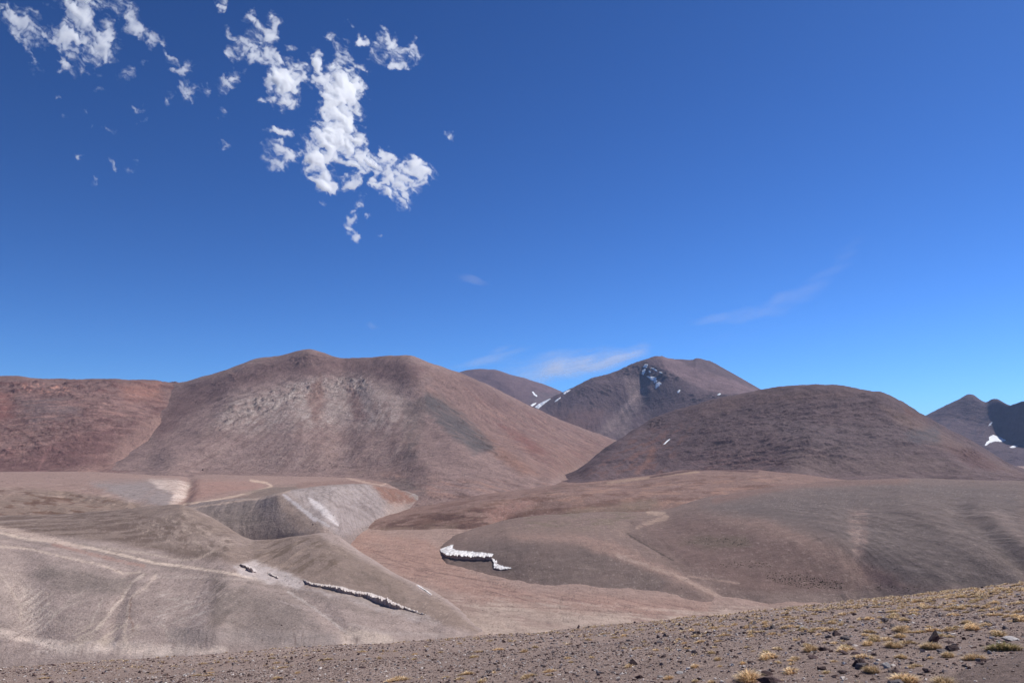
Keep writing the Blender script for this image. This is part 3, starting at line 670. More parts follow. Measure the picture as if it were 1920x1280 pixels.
# ---- snow-flecked peak
PK = Land('mountain', 900, 1640, [
    [(900, 920, 3600), (1640, 920, 3600)], [(900, 850, 4300), (1060, 845, 4300), (1150, 838, 4250), (1250, 838, 4150), (1640, 850, 4000)],
    [(900, 800, 4800), (1000, 785, 4850), (1080, 772, 4900), (1120, 770, 4920), (1160, 775, 4930), (1200, 775, 4900), (1250, 768, 4800), (1330, 762, 4680), (1400, 755, 4600), (1500, 765, 4550), (1640, 790, 4500)],
    [(900, 788, 5200), (1000, 768, 5150), (1080, 735, 5200), (1130, 717, 5250), (1170, 712, 5290), (1200, 716, 5310), (1220, 703, 5290), (1245, 699, 5230), (1270, 706, 5160), (1300, 721, 5070), (1330, 736, 4980), (1380, 740, 4880), (1420, 745, 4820), (1500, 760, 4800), (1640, 785, 4750)],
    [(900, 780, 5500), (960, 778, 5450), (1000, 763, 5400), (1030, 747, 5420), (1060, 734, 5450), (1100, 717, 5480), (1150, 697, 5520), (1190, 681, 5560), (1215, 672, 5600), (1228, 667.5, 5620), (1240, 667, 5650), (1252, 671, 5720), (1280, 674.5, 5900), (1298, 675.5, 6000), (1306, 673, 6040), (1320, 676, 6100), (1335, 681, 6200), (1350, 690, 6300), (1390, 714, 6600), (1415, 730, 6800), (1450, 750, 7000), (1640, 830, 7200)]],
    [14, 40, 60, 60], slope=.4, amp=.0036, wave=.08, seed=11, base=(104, 89, 92), var=7, ky=.4, ridg=.5)
PK.ridge([(1190, 715), (1160, 770), (1120, 830)], 26, -5, 8).ridge([(1110, 715), (1080, 770), (1050, 820)], 22, 16, 8).ridge([(1245, 700), (1215, 750), (1180, 820)], 24, 6, 8)
PK.erode().rills(26, 9, 0, smooth(1300, 1230, PK.U)).rills(40, 4, -35, smooth(1230, 1300, PK.U)).start()
PK.paint([(1210, 676), (1240, 665), (1420, 730), (1440, 750), (1400, 742), (1330, 734), (1290, 714), (1250, 697)], (132, 112, 113), 3, .95, .25, 20, 5, -35)  # sun-facing right face painted lighter, its sunlit tone put into the colour
PK.streaks([(1230, 670), (1420, 730), (1340, 735), (1250, 697)], (112, 92, 94), 4, .5, 6, 10, -35, .03, 2)
PK.outcrop([(1165, 690), (1215, 682), (1250, 695), (1290, 712), (1260, 712), (1200, 704), (1170, 708)], 14, 7, 4, -.05, 1.4, -20, (58, 50, 58), .8, 3)
PK.outcrop([(1080, 730), (1170, 715), (1170, 760), (1110, 770)], 14, 9, 12, .05, 3, -50, (76, 62, 66), .6, 4)
PK.outcrop([(1280, 735), (1390, 740), (1370, 765), (1290, 765)], 14, 9, 8, .0, 1.5, 20, (70, 60, 66), .6, 5)
PK.paint([(1170, 708), (1230, 710), (1215, 740), (1180, 790), (1190, 825), (1120, 815), (1150, 780), (1180, 745)], (132, 117, 115), 9, .9, .4, 12, 5, 55)
PK.line([(1205, 725), (1185, 750), (1165, 772)], (152, 135, 131), 6, .85, .4, 9, 3)
PK.paint([(1040, 770), (1130, 770), (1110, 820), (1040, 800)], (114, 90, 86), 14, .6, .6, 14, 2, 30)
PK.outcrop([(1335, 672), (1360, 694), (1320, 680)], 8, 6, 3, 0, 1.5, -30, (80, 68, 74), .7, 8)

# ---- far hill behind the saddle, far mountains on the right
FH = Land('mountain', 780, 1240, [
    [(780, 900, 5200), (1240, 900, 5200)], [(780, 800, 6500), (1240, 800, 6500)],
    [(780, 735, 7400), (870, 720, 7400), (930, 715, 7400), (1000, 730, 7500), (1060, 752, 7600), (1240, 790, 7700)],
    [(780, 735, 8000), (830, 710, 8000), (865, 697, 8000), (890, 693, 8000), (925, 692.5, 8000), (938, 695, 8020), (960, 703, 8060), (990, 711, 8100), (1000, 714, 8120), (1030, 724, 8200), (1052, 735, 8250), (1100, 757, 8300), (1240, 800, 8400)]],
    [10, 40, 50], slope=.3, amp=.0035, wave=.06, seed=12, base=(116, 97, 99), var=6, ky=.4)
FH.erode().rills(60, 8, -20).start()
FH.paint([(1000, 735), (1060, 740), (1040, 760), (990, 758)], (104, 96, 98), 8, .6, .5, 12, 3)
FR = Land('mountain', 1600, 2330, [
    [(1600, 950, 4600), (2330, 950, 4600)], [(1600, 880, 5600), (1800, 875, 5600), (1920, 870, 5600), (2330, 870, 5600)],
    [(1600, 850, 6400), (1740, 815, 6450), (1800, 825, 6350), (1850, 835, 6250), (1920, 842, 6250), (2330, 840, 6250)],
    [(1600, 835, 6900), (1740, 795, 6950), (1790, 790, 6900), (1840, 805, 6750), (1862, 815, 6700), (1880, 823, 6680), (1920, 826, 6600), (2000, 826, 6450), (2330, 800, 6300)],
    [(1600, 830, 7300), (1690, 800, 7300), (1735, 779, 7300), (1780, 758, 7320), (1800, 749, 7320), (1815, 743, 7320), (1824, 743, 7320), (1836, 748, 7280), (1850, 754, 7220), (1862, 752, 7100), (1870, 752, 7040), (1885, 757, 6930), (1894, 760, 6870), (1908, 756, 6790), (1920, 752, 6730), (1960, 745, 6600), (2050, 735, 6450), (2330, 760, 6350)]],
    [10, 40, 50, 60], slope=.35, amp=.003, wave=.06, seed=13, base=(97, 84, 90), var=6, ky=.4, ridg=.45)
FR.ridge([(1820, 745), (1780, 790), (1740, 830)], 14, 18, 5).ridge([(1866, 754), (1856, 790), (1845, 820)], 12, 18, 5)
FR.erode().rills(40, 10, 30).start()
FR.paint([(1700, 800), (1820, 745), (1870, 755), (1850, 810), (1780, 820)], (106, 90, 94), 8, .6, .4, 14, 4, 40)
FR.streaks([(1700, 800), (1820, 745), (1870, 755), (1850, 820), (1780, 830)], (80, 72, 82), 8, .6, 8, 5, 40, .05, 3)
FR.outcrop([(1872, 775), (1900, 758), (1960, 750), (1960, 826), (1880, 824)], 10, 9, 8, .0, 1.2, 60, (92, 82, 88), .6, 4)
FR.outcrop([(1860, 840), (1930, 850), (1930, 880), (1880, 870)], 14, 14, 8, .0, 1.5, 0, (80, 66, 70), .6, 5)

for L_ in (NL, RS, G, DR, TE, AP):
    L_.speckle((104, 90, 82), .40, 2.4, .30).speckle((196, 182, 170), .30, 2.4, .30, seed=80)
for L_ in (BH, RH, DH):
    L_.speckle((84, 68, 64), .28, 2.6, .27).speckle((176, 154, 142), .18, 2.6, .29, seed=80)
LANDS = [
    (G, 'ground', near, 'flat pinkish dry wash and valley floor', 'ground'),
    (NL, 'slope', near, 'grey-tan slope crossed by a pale track at the lower left', 'slope'),
    (DR, 'slope', near, 'dark grey ridge with a pale scree face to its right', 'slope'),
    (TE, 'terrace', near, 'flat pinkish terrace below the red hill', 'terrace'),
    (AP, 'slope', near, 'reddish brown apron in the middle below the hills', 'slope'),
    (RS, 'slope', near, 'broad grey-brown slope from the curved snow bank to the right edge', 'slope'),
    (RH, 'hill', mid, 'red-brown hill with rocky rim at the far left', 'hill'),
    (BH, 'hill', mid, 'big double-topped brown hill with white rock bands', 'hill'),
    (DH, 'hill', mid, 'dark purple-brown rounded hill on the right', 'hill'),
    (PK, 'mountain', far, 'pointed mountain with snow patches behind the two hills', 'mountain'),
    (FH, 'mountain', far, 'low hazy mountain behind the saddle left of the peak', 'mountain'),
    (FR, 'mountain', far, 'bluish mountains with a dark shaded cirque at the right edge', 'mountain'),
]
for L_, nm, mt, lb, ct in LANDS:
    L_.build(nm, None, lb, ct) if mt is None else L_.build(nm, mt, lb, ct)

# ------------------------------------------------------------------ near stony slope (viewpoint stands on it)
BROW = [(-900, 1310), (-300, 1275), (0, 1253), (280, 1235), (480, 1221), (700, 1207), (960, 1189), (1200, 1168), (1440, 1144), (1680, 1120),
        (1920, 1092), (2200, 1060), (2900, 990)]
_bt, _be = pix_polar([p[0] for p in BROW], [p[1] for p in BROW])
EYE = 1.62
RB = 62.0


def brow_e(th):
    return pchip(_bt, _be, th)


def fore_z(x, y, detail=True):
    r = np.hypot(x, y) + 1e-6
    th = np.arctan2(x, np.maximum(y, 1e-3) if np.ndim(y) == 0 else np.where(y > 1e-3, y, 1e-3))
    e = brow_e(th)
    s = -e - 2 * EYE / RB
    z = -EYE - s * r - EYE / RB**2 * r * r
    if detail:
        z = z + .05 * smooth(1, 12, r) * fbm(x / 3.1, y / 3.1, 4, .5, 71) + .012 * fbm(x / .5, y / .5, 3, .5, 72) + .10 * smooth(6, 30, r) * perlin(x / 9, y / 9, 73) + .16 * smooth(34, 58, r) * fbm(x / 3.6, y / 5, 3, .6, 74)
    return z


def fore_hit(u, v):
    """where the ray through a photograph point meets the near slope"""
    th, e = pix_polar(u, v)
    th = float(th); e = float(e)
    rr = np.geomspace(2.5, RB * 1.05, 600)
    x = rr * math.sin(th); y = rr * math.cos(th)
    d = rr * e - fore_z(x, y)
    k = np.argmax(d < 0)
    if not (d < 0).any(): k = len(rr) - 1
    return float(x[k]), float(y[k]), float(fore_z(x[k:k + 1], y[k:k + 1])[0]), float(rr[k])


nth, nr = 1500, 520
th_ = np.linspace(-1.25, 1.25, nth); r_ = np.concatenate([np.geomspace(.6, 9, 90), np.linspace(9.03, 74, 390), np.linspace(76, 330, nr - 480)])
rg, tg = np.meshgrid(r_, th_, indexing='ij')
fx, fy = rg * np.sin(tg), rg * np.cos(tg)
fz = fore_z(fx, fy)
fU, fV = project(fx, fy, fz)
fc = np.zeros(fx.shape + (3,)); fc[:] = (169, 151, 140)
n_ = fbm(fx / 2.2, fy / 2.2, 5, .6, 81); n2_ = fbm(fx / 9, fy / 9, 3, .5, 82)
fc += (16 * n_ + 10 * n2_)[..., None] * np.array([1, .98, .95])
track, _ = dist_poly(fU, fV, [(1760, 1330), (1800, 1275), (1850, 1245), (1960, 1205)])
tm = (inside_poly(fU, fV, [(1740, 1400), (1775, 1275), (1800, 1258), (1850, 1240), (1960, 1196), (2040, 1180), (2120, 1400)]))[..., None] * .6
fc = fc * (1 - tm) + tm * np.array((126, 112, 105))
soil = earth_mat('gravel_soil', .20, .07, .42, 6, bump=1.0)
me = mesh_np('ground', np.stack([fx, fy, fz], -1).reshape(-1, 3), grid_faces(nr, nth), soil, True, alb(fc).reshape(-1, 3))
tag(link('ground', me), 'near stony gravel slope with grass tufts falling away to the left', 'ground', None, 'structure')

# ------------------------------------------------------------------ things on the ground: ray-cast placing
bpy.context.view_layer.update()
DG = bpy.context.evaluated_depsgraph_get()


def hit(u, v):
    dx, dy, dz = pix_dir(u, v)
    d = Vector((float(dx), float(dy), float(dz))).normalized()
    ok, loc, nrm, *_ = scene.ray_cast(DG, d * 80, d)
    return loc if ok else None


def along(pts, t):
    a = np.array(pts, float)
    L = np.concatenate([[0], np.cumsum(np.hypot(*np.diff(a[:, :2], axis=0).T))]); L /= L[-1]
    return np.array([np.interp(t, L, a[:, k]) for k in range(a.shape[1])]).T


snow_m, ns, ls, b = new_mat('snow')
b.inputs['Base Color'].default_value = (.86, .84, .83, 1); b.inputs['Roughness'].default_value = .7
b.inputs['Specular IOR Level'].default_value = .2
nz = node(ns, 'ShaderNodeTexNoise'); nz.inputs['Scale'].default_value = .42; nz.inputs['Detail'].default_value = 6; nz.inputs['Roughness'].default_value = .7
tc = node(ns, 'ShaderNodeTexCoord'); ls.new(tc.outputs['Object'], nz.inputs['Vector'])
cr = node(ns, 'ShaderNodeValToRGB'); ls.new(nz.outputs['Fac'], cr.inputs['Fac'])
cr.color_ramp.elements[0].position = .40; cr.color_ramp.elements[0].color = (.40, .34, .31, 1)
cr.color_ramp.elements[1].position = .54; cr.color_ramp.elements[1].color = (.82, .80, .79, 1)
ls.new(cr.outputs['Color'], b.inputs['Base Color'])
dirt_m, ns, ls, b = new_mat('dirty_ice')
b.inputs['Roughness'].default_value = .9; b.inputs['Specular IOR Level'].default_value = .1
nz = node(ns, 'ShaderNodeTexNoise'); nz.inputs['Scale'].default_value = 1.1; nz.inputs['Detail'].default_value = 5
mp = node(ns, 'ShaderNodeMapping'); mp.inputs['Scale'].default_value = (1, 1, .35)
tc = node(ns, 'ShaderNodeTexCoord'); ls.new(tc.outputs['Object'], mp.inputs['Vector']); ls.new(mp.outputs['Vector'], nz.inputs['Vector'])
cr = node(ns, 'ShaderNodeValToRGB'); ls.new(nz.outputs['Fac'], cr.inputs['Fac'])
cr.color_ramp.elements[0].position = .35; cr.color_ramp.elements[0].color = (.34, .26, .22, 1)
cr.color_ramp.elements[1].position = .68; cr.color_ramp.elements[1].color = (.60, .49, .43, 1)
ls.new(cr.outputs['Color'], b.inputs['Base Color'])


def snow_bank(front, back, spike, label, seed, over=.25, mat=None):
    """penitente bank: front = (u, v, wall height in m) along the foot, back = (u, v) where the snow thins out uphill"""
    n = int(np.hypot(*np.diff(np.array(front)[:, :2], axis=0).T).sum() * 2.2) + 6
    rg_ = np.random.default_rng(seed)
    t = np.linspace(0, 1, n)
    f = along(front, t); bk = along(back, t)
    f[:, 1] += .9 * fbm(t * n / 7, 0 * t, 3, .6, seed + 1); bk[:, 1] += 2.6 * fbm(t * n / 6, 0 * t + 3, 4, .65, seed + 2)
    B = [hit(*p[:2]) for p in f]; T = [hit(*p[:2]) for p in bk]
    m = 11
    P = np.zeros((m, n, 3))
    kk, tt_ = np.meshgrid(np.arange(m), t * n, indexing='ij')
    SPK = np.clip(fbm(tt_ / 9.0, kk / 2.2, 4, .65, seed + 5) * 1.6 + .3, -.2, 1.3)
    hw = f[:, 2] * (1 + 1.1 * fbm(t * n / 17, 0 * t, 3, .5, seed))
    for i in range(n):
        if B[i] is None or T[i] is None: B[i], T[i] = B[i - 1], T[i - 1]
        q = np.array(B[i]); e = np.array(T[i])
        bd = (e - q); bd[2] = 0; bd /= np.linalg.norm(bd) + 1e-6
        j = rg_.normal(0, .05, 3)
        P[0, i] = q - (0, 0, 1.2) + bd * .8
        P[1, i] = q + (0, 0, .05) + bd * .35
        P[2, i] = q + (0, 0, hw[i] * .55) + bd * .1 + j * .8
        lip = q + (0, 0, hw[i]) - bd * over + j
        P[3, i] = lip
        for k in range(4, m):
            s = (k - 3) / (m - 4)
            p = lip * (1 - s) + (e + (0, 0, -.3)) * s
            sp = spike * SPK[k, i] * (1 - s) ** .5 * (1 if k < m - 1 else 0)
            p = p + np.array([rg_.normal(0, .05), rg_.normal(0, .08), sp])
            P[k, i] = p
        if rg_.random() < .35: P[m - 1, i] += bd * rg_.random() * 1.8
    c0 = P[3].mean(0)
    top = mesh_np('snow_bank', (P[3:] - c0).reshape(-1, 3), grid_faces(m - 3, n), mat or snow_m, True)
    o = link('snow_bank', top); o.location = c0
    tag(o, label, 'snow bank', 'wind-carved snow banks in the valley')
    wall = mesh_np('dirt_wall', (P[:4] - c0).reshape(-1, 3), grid_faces(4, n), dirt_m, True)
    wo = link('dirt_wall', wall, o); wo['label'] = 'dark dirty front face of the snow bank'
    return o


dusty_m = snow_m.copy(); dusty_m.name = 'dusty_snow'
cr_ = [n for n in dusty_m.node_tree.nodes if n.type == 'VALTORGB'][0]
cr_.color_ramp.elements[0].position = .38; cr_.color_ramp.elements[0].color = (.33, .26, .22, 1)
cr_.color_ramp.elements[1].position = .62; cr_.color_ramp.elements[1].color = (.70, .63, .59, 1)
[n for n in dusty_m.node_tree.nodes if n.type == 'TEX_NOISE'][0].inputs['Scale'].default_value = .9

snow_bank([(826, 1031, 1.0), (829, 1038, 1.6), (838, 1044, 2.0), (855, 1047.5, 2.8), (880, 1049, 2.9), (905, 1049.5, 2.9), (922, 1049, 2.4)],
          [(857, 1016), (850, 1021), (853, 1027), (862, 1030), (885, 1032), (908, 1034), (926, 1037)], 1.0,
          'curved white snow bank with dark undercut edge on the dark mound', 21, .9)
snow_bank([(922, 1049, 1.2), (926, 1056, .8), (926, 1066, .9), (938, 1069, .8), (950, 1068, .7), (957, 1066, .4)],
          [(925, 1046), (932, 1049), (934, 1055), (942, 1058), (952, 1061), (962, 1064)], .9,
          'small stepped white snow bank just right of the curved snow bank', 22, .1)
snow_bank([(569, 1088, .4), (575, 1095, 1.2), (590, 1099, 1.1), (604, 1101, .8), (609, 1103, 1.5), (625, 1106, 1.7), (645, 1112, 1.9), (662, 1115, 1.2), (672, 1118, 1.8), (682, 1119, 1.9), (694, 1124, 2.1), (705, 1130, 2.8), (722, 1136, 3.0), (740, 1141, 2.0), (758, 1142, .8), (775, 1147, .5), (792, 1152, .2)],
          [(570, 1086), (584, 1092), (600, 1093), (622, 1096), (642, 1098), (658, 1104), (680, 1108), (700, 1111), (716, 1117), (736, 1126), (752, 1134), (770, 1141), (788, 1148), (800, 1152)], 1.2,
          'long spiky snow bank with a dark brown front running down the grey slope', 23, .05, dusty_m)
snow_bank([(450, 1059, .8), (456, 1064, 1.8), (462, 1065, 1.2), (465, 1070, 2.2), (473, 1073, 2.0), (480, 1073, .6)],
          [(455, 1056), (462, 1056), (468, 1059), (474, 1062), (480, 1066), (484, 1070)], .3,
          'short rounded snow lump with dark base beside the pale track', 24, .2, dusty_m)
snow_bank([(504, 1077, .3), (510, 1080, .9), (514, 1081, .5), (519, 1084, .8), (522, 1084, .2)],
          [(500, 1071), (508, 1072), (514, 1075), (520, 1078), (524, 1081)], .7,
          'tiny broken snow lump between the rounded lump and the long bank', 25, .1, dusty_m)
snow_bank([(783, 1098, .2), (790, 1103, .4), (798, 1108, .4), (808, 1115, .2)], [(785, 1096), (792, 1100), (800, 1105), (809, 1112)], .5,
          'thin strip of snow on the crest of the spur beside the pink wash', 26, .1)


def snow_patch(poly, label, step=.55, lift=2.0):
    a = np.array(poly, float)
    us = np.arange(a[:, 0].min() - step, a[:, 0].max() + 2 * step, step); vs_ = np.arange(a[:, 1].min() - step, a[:, 1].max() + 2 * step, step)
    U, V = np.meshgrid(us, vs_)
    Uw = U + .5 * fbm(U / 3, V / 3, 3, .5, 5); Vw = V + .5 * fbm(U / 3, V / 3, 3, .5, 6)
    d, _ = dist_poly(Uw, Vw, list(poly) + [poly[0]])
    sg = np.where(inside_poly(Uw, Vw, poly), d, -d)
    P = {}
    for i in range(U.shape[0]):
        for j in range(U.shape[1]):
            if sg[i, j] > -step * 1.2:
                h = hit(U[i, j], V[i, j])
                if h is not None: P[i, j] = (h.x, h.y, h.z + (lift * (.35 + .65 * min(1, max(0, sg[i, j])))) if sg[i, j] > -.15 else h.z - .6 * lift)
    med = np.median([math.hypot(p[0], p[1]) for p in P.values()])
    P = {k: p for k, p in P.items() if abs(math.hypot(p[0], p[1]) - med) < .12 * med}
    idx = {k: n for n, k in enumerate(P)}
    fs = [(idx[i, j], idx[i, j + 1], idx[i + 1, j + 1], idx[i + 1, j]) for (i, j) in P if (i, j + 1) in P and (i + 1, j + 1) in P and (i + 1, j) in P]
    if not fs: return
    co_ = np.array(list(P.values())); c0 = co_.mean(0)
    o = link('snow_patch', mesh_np('snow_patch', co_ - c0, np.array(fs), patch_m, True)); o.location = c0
    tag(o, label, 'snow patch', 'old snow patches on the high slopes')


patch_m, ns, ls, b = new_mat('old_snow')
b.inputs['Base Color'].default_value = (.84, .86, .88, 1); b.inputs['Roughness'].default_value = .8
for poly, lb in [
    ([(1205, 689), (1209, 682.5), (1215, 683), (1213, 689)], 'topmost small snow patch just below the pointed summit'),
    ([(1203, 701), (1205, 693), (1210, 691), (1210, 697), (1206, 703)], 'narrow upright snow patch in the dark rocks under the summit'),
    ([(1212, 705), (1222, 706), (1231, 708), (1230, 714), (1222, 713)], 'slanting snow patch in the middle of the dark gully below the summit'),
    ([(1225, 715), (1232, 712.5), (1232, 715.5), (1227, 718)], 'smallest snow scrap joining two larger patches under the summit'),
    ([(1229, 719), (1236, 716), (1240.5, 719), (1235, 724), (1229, 729)], 'lowest wedge-shaped snow patch under the pointed summit'),
    ([(1220, 689), (1226, 690), (1233, 695), (1231, 696), (1224, 692)], 'thin curved snow line along the dark rim right of the summit rocks'),
    ([(1216, 695), (1219, 695), (1220, 699), (1217, 698)], 'tiny snow spot between the upright patch and the curved line'),
    ([(1236, 697), (1242, 698), (1241, 700), (1237, 699)], 'tiny snow dash at the right end of the dark summit rim'),
    ([(1269.5, 734), (1273, 731), (1276, 731), (1273, 736), (1270, 737)], 'lone small snow spot on the shoulder below the peak'),
    ([(1344, 740), (1349, 737), (1352, 738), (1348, 741)], 'small snow dash on the saddle at the foot of the peak right face'),
    ([(991, 762), (999, 756.5), (1006, 755), (1002, 759), (996, 763)], 'lower left snow streak at the foot of the peak by the saddle'),
    ([(1000, 765), (1010, 757), (1022, 751), (1033, 746.5), (1031, 749), (1020, 757), (1008, 767)], 'longest snow streak on the left foot of the peak'),
    ([(1055, 738), (1062, 732.5), (1070, 730.5), (1066, 734), (1058, 739)], 'snow streak on the left skyline of the pointed peak'),
    ([(1039, 753), (1046, 747), (1052, 744.5), (1049, 748), (1042, 753)], 'short snow streak inside the skyline of the peak left foot'),
    ([(997, 734), (999, 733.5), (1004, 739), (1008, 742), (1006, 743.5), (1001, 740)], 'thin snow streak on the far hazy mountain'),
    ([(1846, 835), (1850, 828), (1855, 825), (1854, 819), (1862, 815), (1874, 819), (1886, 825), (1880, 828), (1866, 827), (1856, 830), (1849, 835)], 'broad snow field under the dark cirque at the right edge'),
    ([(1893, 838), (1901, 834.5), (1909, 836), (1904, 838), (1897, 839.5)], 'flat small snow patch below the broad snow field at the right edge'),
    ([(1853, 798), (1856, 793), (1861, 791), (1858, 797)], 'small snow streak left of the dark cirque'),
    ([(1243, 833.5), (1248, 828), (1253, 824), (1257, 822.5), (1253, 826.5), (1247, 832)], 'slim snow streak in the gully of the dark hill on the right'),
]:
    far_ = poly[0][1] < 770 or poly[0][0] > 1700
    snow_patch(poly, lb, .55, 3.0 if far_ else 1.2)

# ------------------------------------------------------------------ rocks
rock_mats = []
for nm, c1, c2 in [('maroon_rock', (58, 44, 45), (112, 88, 86)), ('grey_rock', (92, 84, 84), (146, 134, 131)), ('pale_rock', (150, 143, 142), (200, 194, 190))]:
    m, ns, ls, b = new_mat(nm)
    tc = node(ns, 'ShaderNodeTexCoord'); nz = node(ns, 'ShaderNodeTexNoise'); nz.inputs['Scale'].default_value = 2.2; nz.inputs['Detail'].default_value = 8
    nz.inputs['Roughness'].default_value = .65
    ls.new(tc.outputs['Object'], nz.inputs['Vector'])
    cr = node(ns, 'ShaderNodeValToRGB'); ls.new(nz.outputs['Fac'], cr.inputs['Fac'])
    cr.color_ramp.elements[0].position = .3; cr.color_ramp.elements[0].color = (*lin(c1), 1)
    cr.color_ramp.elements[1].position = .7; cr.color_ramp.elements[1].color = (*lin(c2), 1)
    oi = node(ns, 'ShaderNodeObjectInfo'); mr = node(ns, 'ShaderNodeMapRange'); ls.new(oi.outputs['Random'], mr.inputs['Value'])
    mr.inputs['To Min'].default_value = .75; mr.inputs['To Max'].default_value = 1.3
    sc = node(ns, 'ShaderNodeVectorMath', operation='SCALE'); ls.new(cr.outputs['Color'], sc.inputs[0]); ls.new(mr.outputs[0], sc.inputs['Scale'])
    ls.new(sc.outputs[0], b.inputs['Base Color']); b.inputs['Roughness'].default_value = .85; b.inputs['Specular IOR Level'].default_value = .25
    bp = node(ns, 'ShaderNodeBump'); bp.inputs['Distance'].default_value = .08; bp.inputs['Strength'].default_value = .7
    n3 = node(ns, 'ShaderNodeTexNoise'); n3.inputs['Scale'].default_value = 9; n3.inputs['Detail'].default_value = 6; ls.new(tc.outputs['Object'], n3.inputs['Vector'])
    ls.new(n3.outputs['Fac'], bp.inputs['Height']); ls.new(bp.outputs['Normal'], b.inputs['Normal'])
    rock_mats.append(m)


def rock_bm(seed, npt=22, flat=.7, sub=True):
    rs = np.random.default_rng(seed)
    bm = bmesh.new()
    p = rs.normal(size=(npt, 3)); p /= np.linalg.norm(p, axis=1)[:, None]
    p *= (.72 + .36 * rs.random((npt, 1))); p *= np.array([1, .6 + .35 * rs.random(), flat * (.75 + .5 * rs.random())])
    for q in p: bm.verts.new(q)
    r = bmesh.ops.convex_hull(bm, input=bm.verts)
    bmesh.ops.delete(bm, geom=[v for v in bm.verts if not v.link_faces], context='VERTS')
    if sub:
        bmesh.ops.bevel(bm, geom=bm.edges[:], offset=.045, segments=1, affect='EDGES', clamp_overlap=True)
        bmesh.ops.triangulate(bm, faces=bm.faces[:])
        bmesh.ops.subdivide_edges(bm, edges=[e for e in bm.edges if e.calc_length() > .3], cuts=1)
        for v in bm.verts: v.co += v.normal * float(rs.normal(0, .014))
    return bm


rock_meshes = []
for k in range(3):
    row = []
    for i in range(6):
        bm = rock_bm(100 * k + i, 11 + 2 * (i % 4), [.75, .6, .5][i % 3])
        me = bpy.data.meshes.new('rock'); bm.to_mesh(me); bm.free(); me.materials.append(rock_mats[k]); row.append(me)
    rock_meshes.append(row)


def add_rock(name, me, x, y, z, s, rz, label, cat='rock', group=None, tilt=0.0, sz=1.0, sink=.22):
    o = link(name, me)
    o.location = (x, y, z + s * sz * (.5 - sink) * .7); o.scale = (s, s, s * sz)
    o.rotation_euler = (tilt, tilt * .6, rz)
    return tag(o, label, cat, group)


HAND = []      # (x, y, radius) kept free of scattered things
for (u, v, wpx, k, i, rz, sz, lb) in [
    (1748, 1206, 33, 0, 0, .6, 1.35, 'large dark maroon boulder standing upright among the tufts at right'),
    (1893, 1200, 38, 2, 2, .3, .55, 'flat pale grey slab lying by the smooth bare strip at right'),
    (1664, 1252, 26, 2, 4, 1.0, .9, 'whitish grey block behind the big straw tuft near the bottom'),
    (1612, 1248, 27, 0, 3, .3, 1.0, 'dark maroon rock left of the whitish grey block'),
    (1582, 1226, 22, 0, 1, 1.3, 1.0, 'dark pyramid-shaped stone upslope of the whitish block'),
    (1545, 1219, 26, 0, 4, .2, .7, 'long low brown rock at the right end of a straw tuft'),
    (1539, 1256, 21, 0, 5, 2.0, 1.2, 'pointed maroon rock with a pale side near the bottom edge'),
    (1186, 1246, 21, 0, 0, 2.4, 1.0, 'dark maroon rock alone on bare gravel in the lower middle'),
    (1738, 1260, 21, 0, 2, 1.9, 1.0, 'reddish dark rock beside the bare strip near the bottom right'),
    (1786, 1219, 24, 0, 3, 2.6, .8, 'low dark slab downslope of the upright maroon boulder'),
    (1760, 1188, 15, 2, 0, .7, .8, 'white stone just above the upright maroon boulder'),
    (1783, 1205, 14, 0, 1, .1, .7, 'small dark stone right of the upright maroon boulder'),
    (1742, 1232, 13, 2, 3, 1.2, .8, 'small white stone between straw tufts below the upright boulder'),
    (1641, 1228, 20, 0, 5, .4, .9, 'brown stone above the whitish block on the right'),
    (1540, 1268, 16, 2, 1, 2.2, .7, 'pale broken stone near the bottom edge under the pointed rock'),
    (1580, 1262, 24, 0, 2, .2, .6, 'dark flat slab beside the pale broken stone at the bottom'),
    (1480, 1256, 18, 0, 4, 1.1, 1.0, 'dark stone with a pale top left of the pointed maroon rock'),
    (1526, 1234, 24, 0, 1, .5, .6, 'low dark brown slab downslope of the long brown rock'),
    (1484, 1216, 15, 0, 5, .5, .9, 'small black stone beside two straw tufts right of centre'),
    (1084, 1177.5, 10, 0, 0, 1.2, 1.4, 'rusty pointed rock standing up on the brow of the slope'),
    (1190, 1167.5, 6, 0, 3, .9, 1.3, 'small dark stone on the brow right of the rusty rock'),
    (98, 1246.5, 6, 0, 1, .9, 1.3, 'small dark stone on the brow at the far left'),
    (1275, 1262, 20, 2, 5, .7, .6, 'pale stone half buried near the bottom centre'),
    (1238, 1270, 14, 2, 2, .4, .8, 'grey stone left of the half buried pale stone at the bottom'),
    (1445, 1279, 60, 0, 4, .3, .55, 'wide dark rock cut by the bottom edge behind the big straw tuft'),
]:
    x, y, z, r = fore_hit(u, v)
    s = wpx / 2 / F * r
    add_rock('rock', rock_meshes[k][i], x, y, z, s, rz, lb, 'rock', 'rocks on the near slope', .12, sz)
    HAND.append((x, y, s))

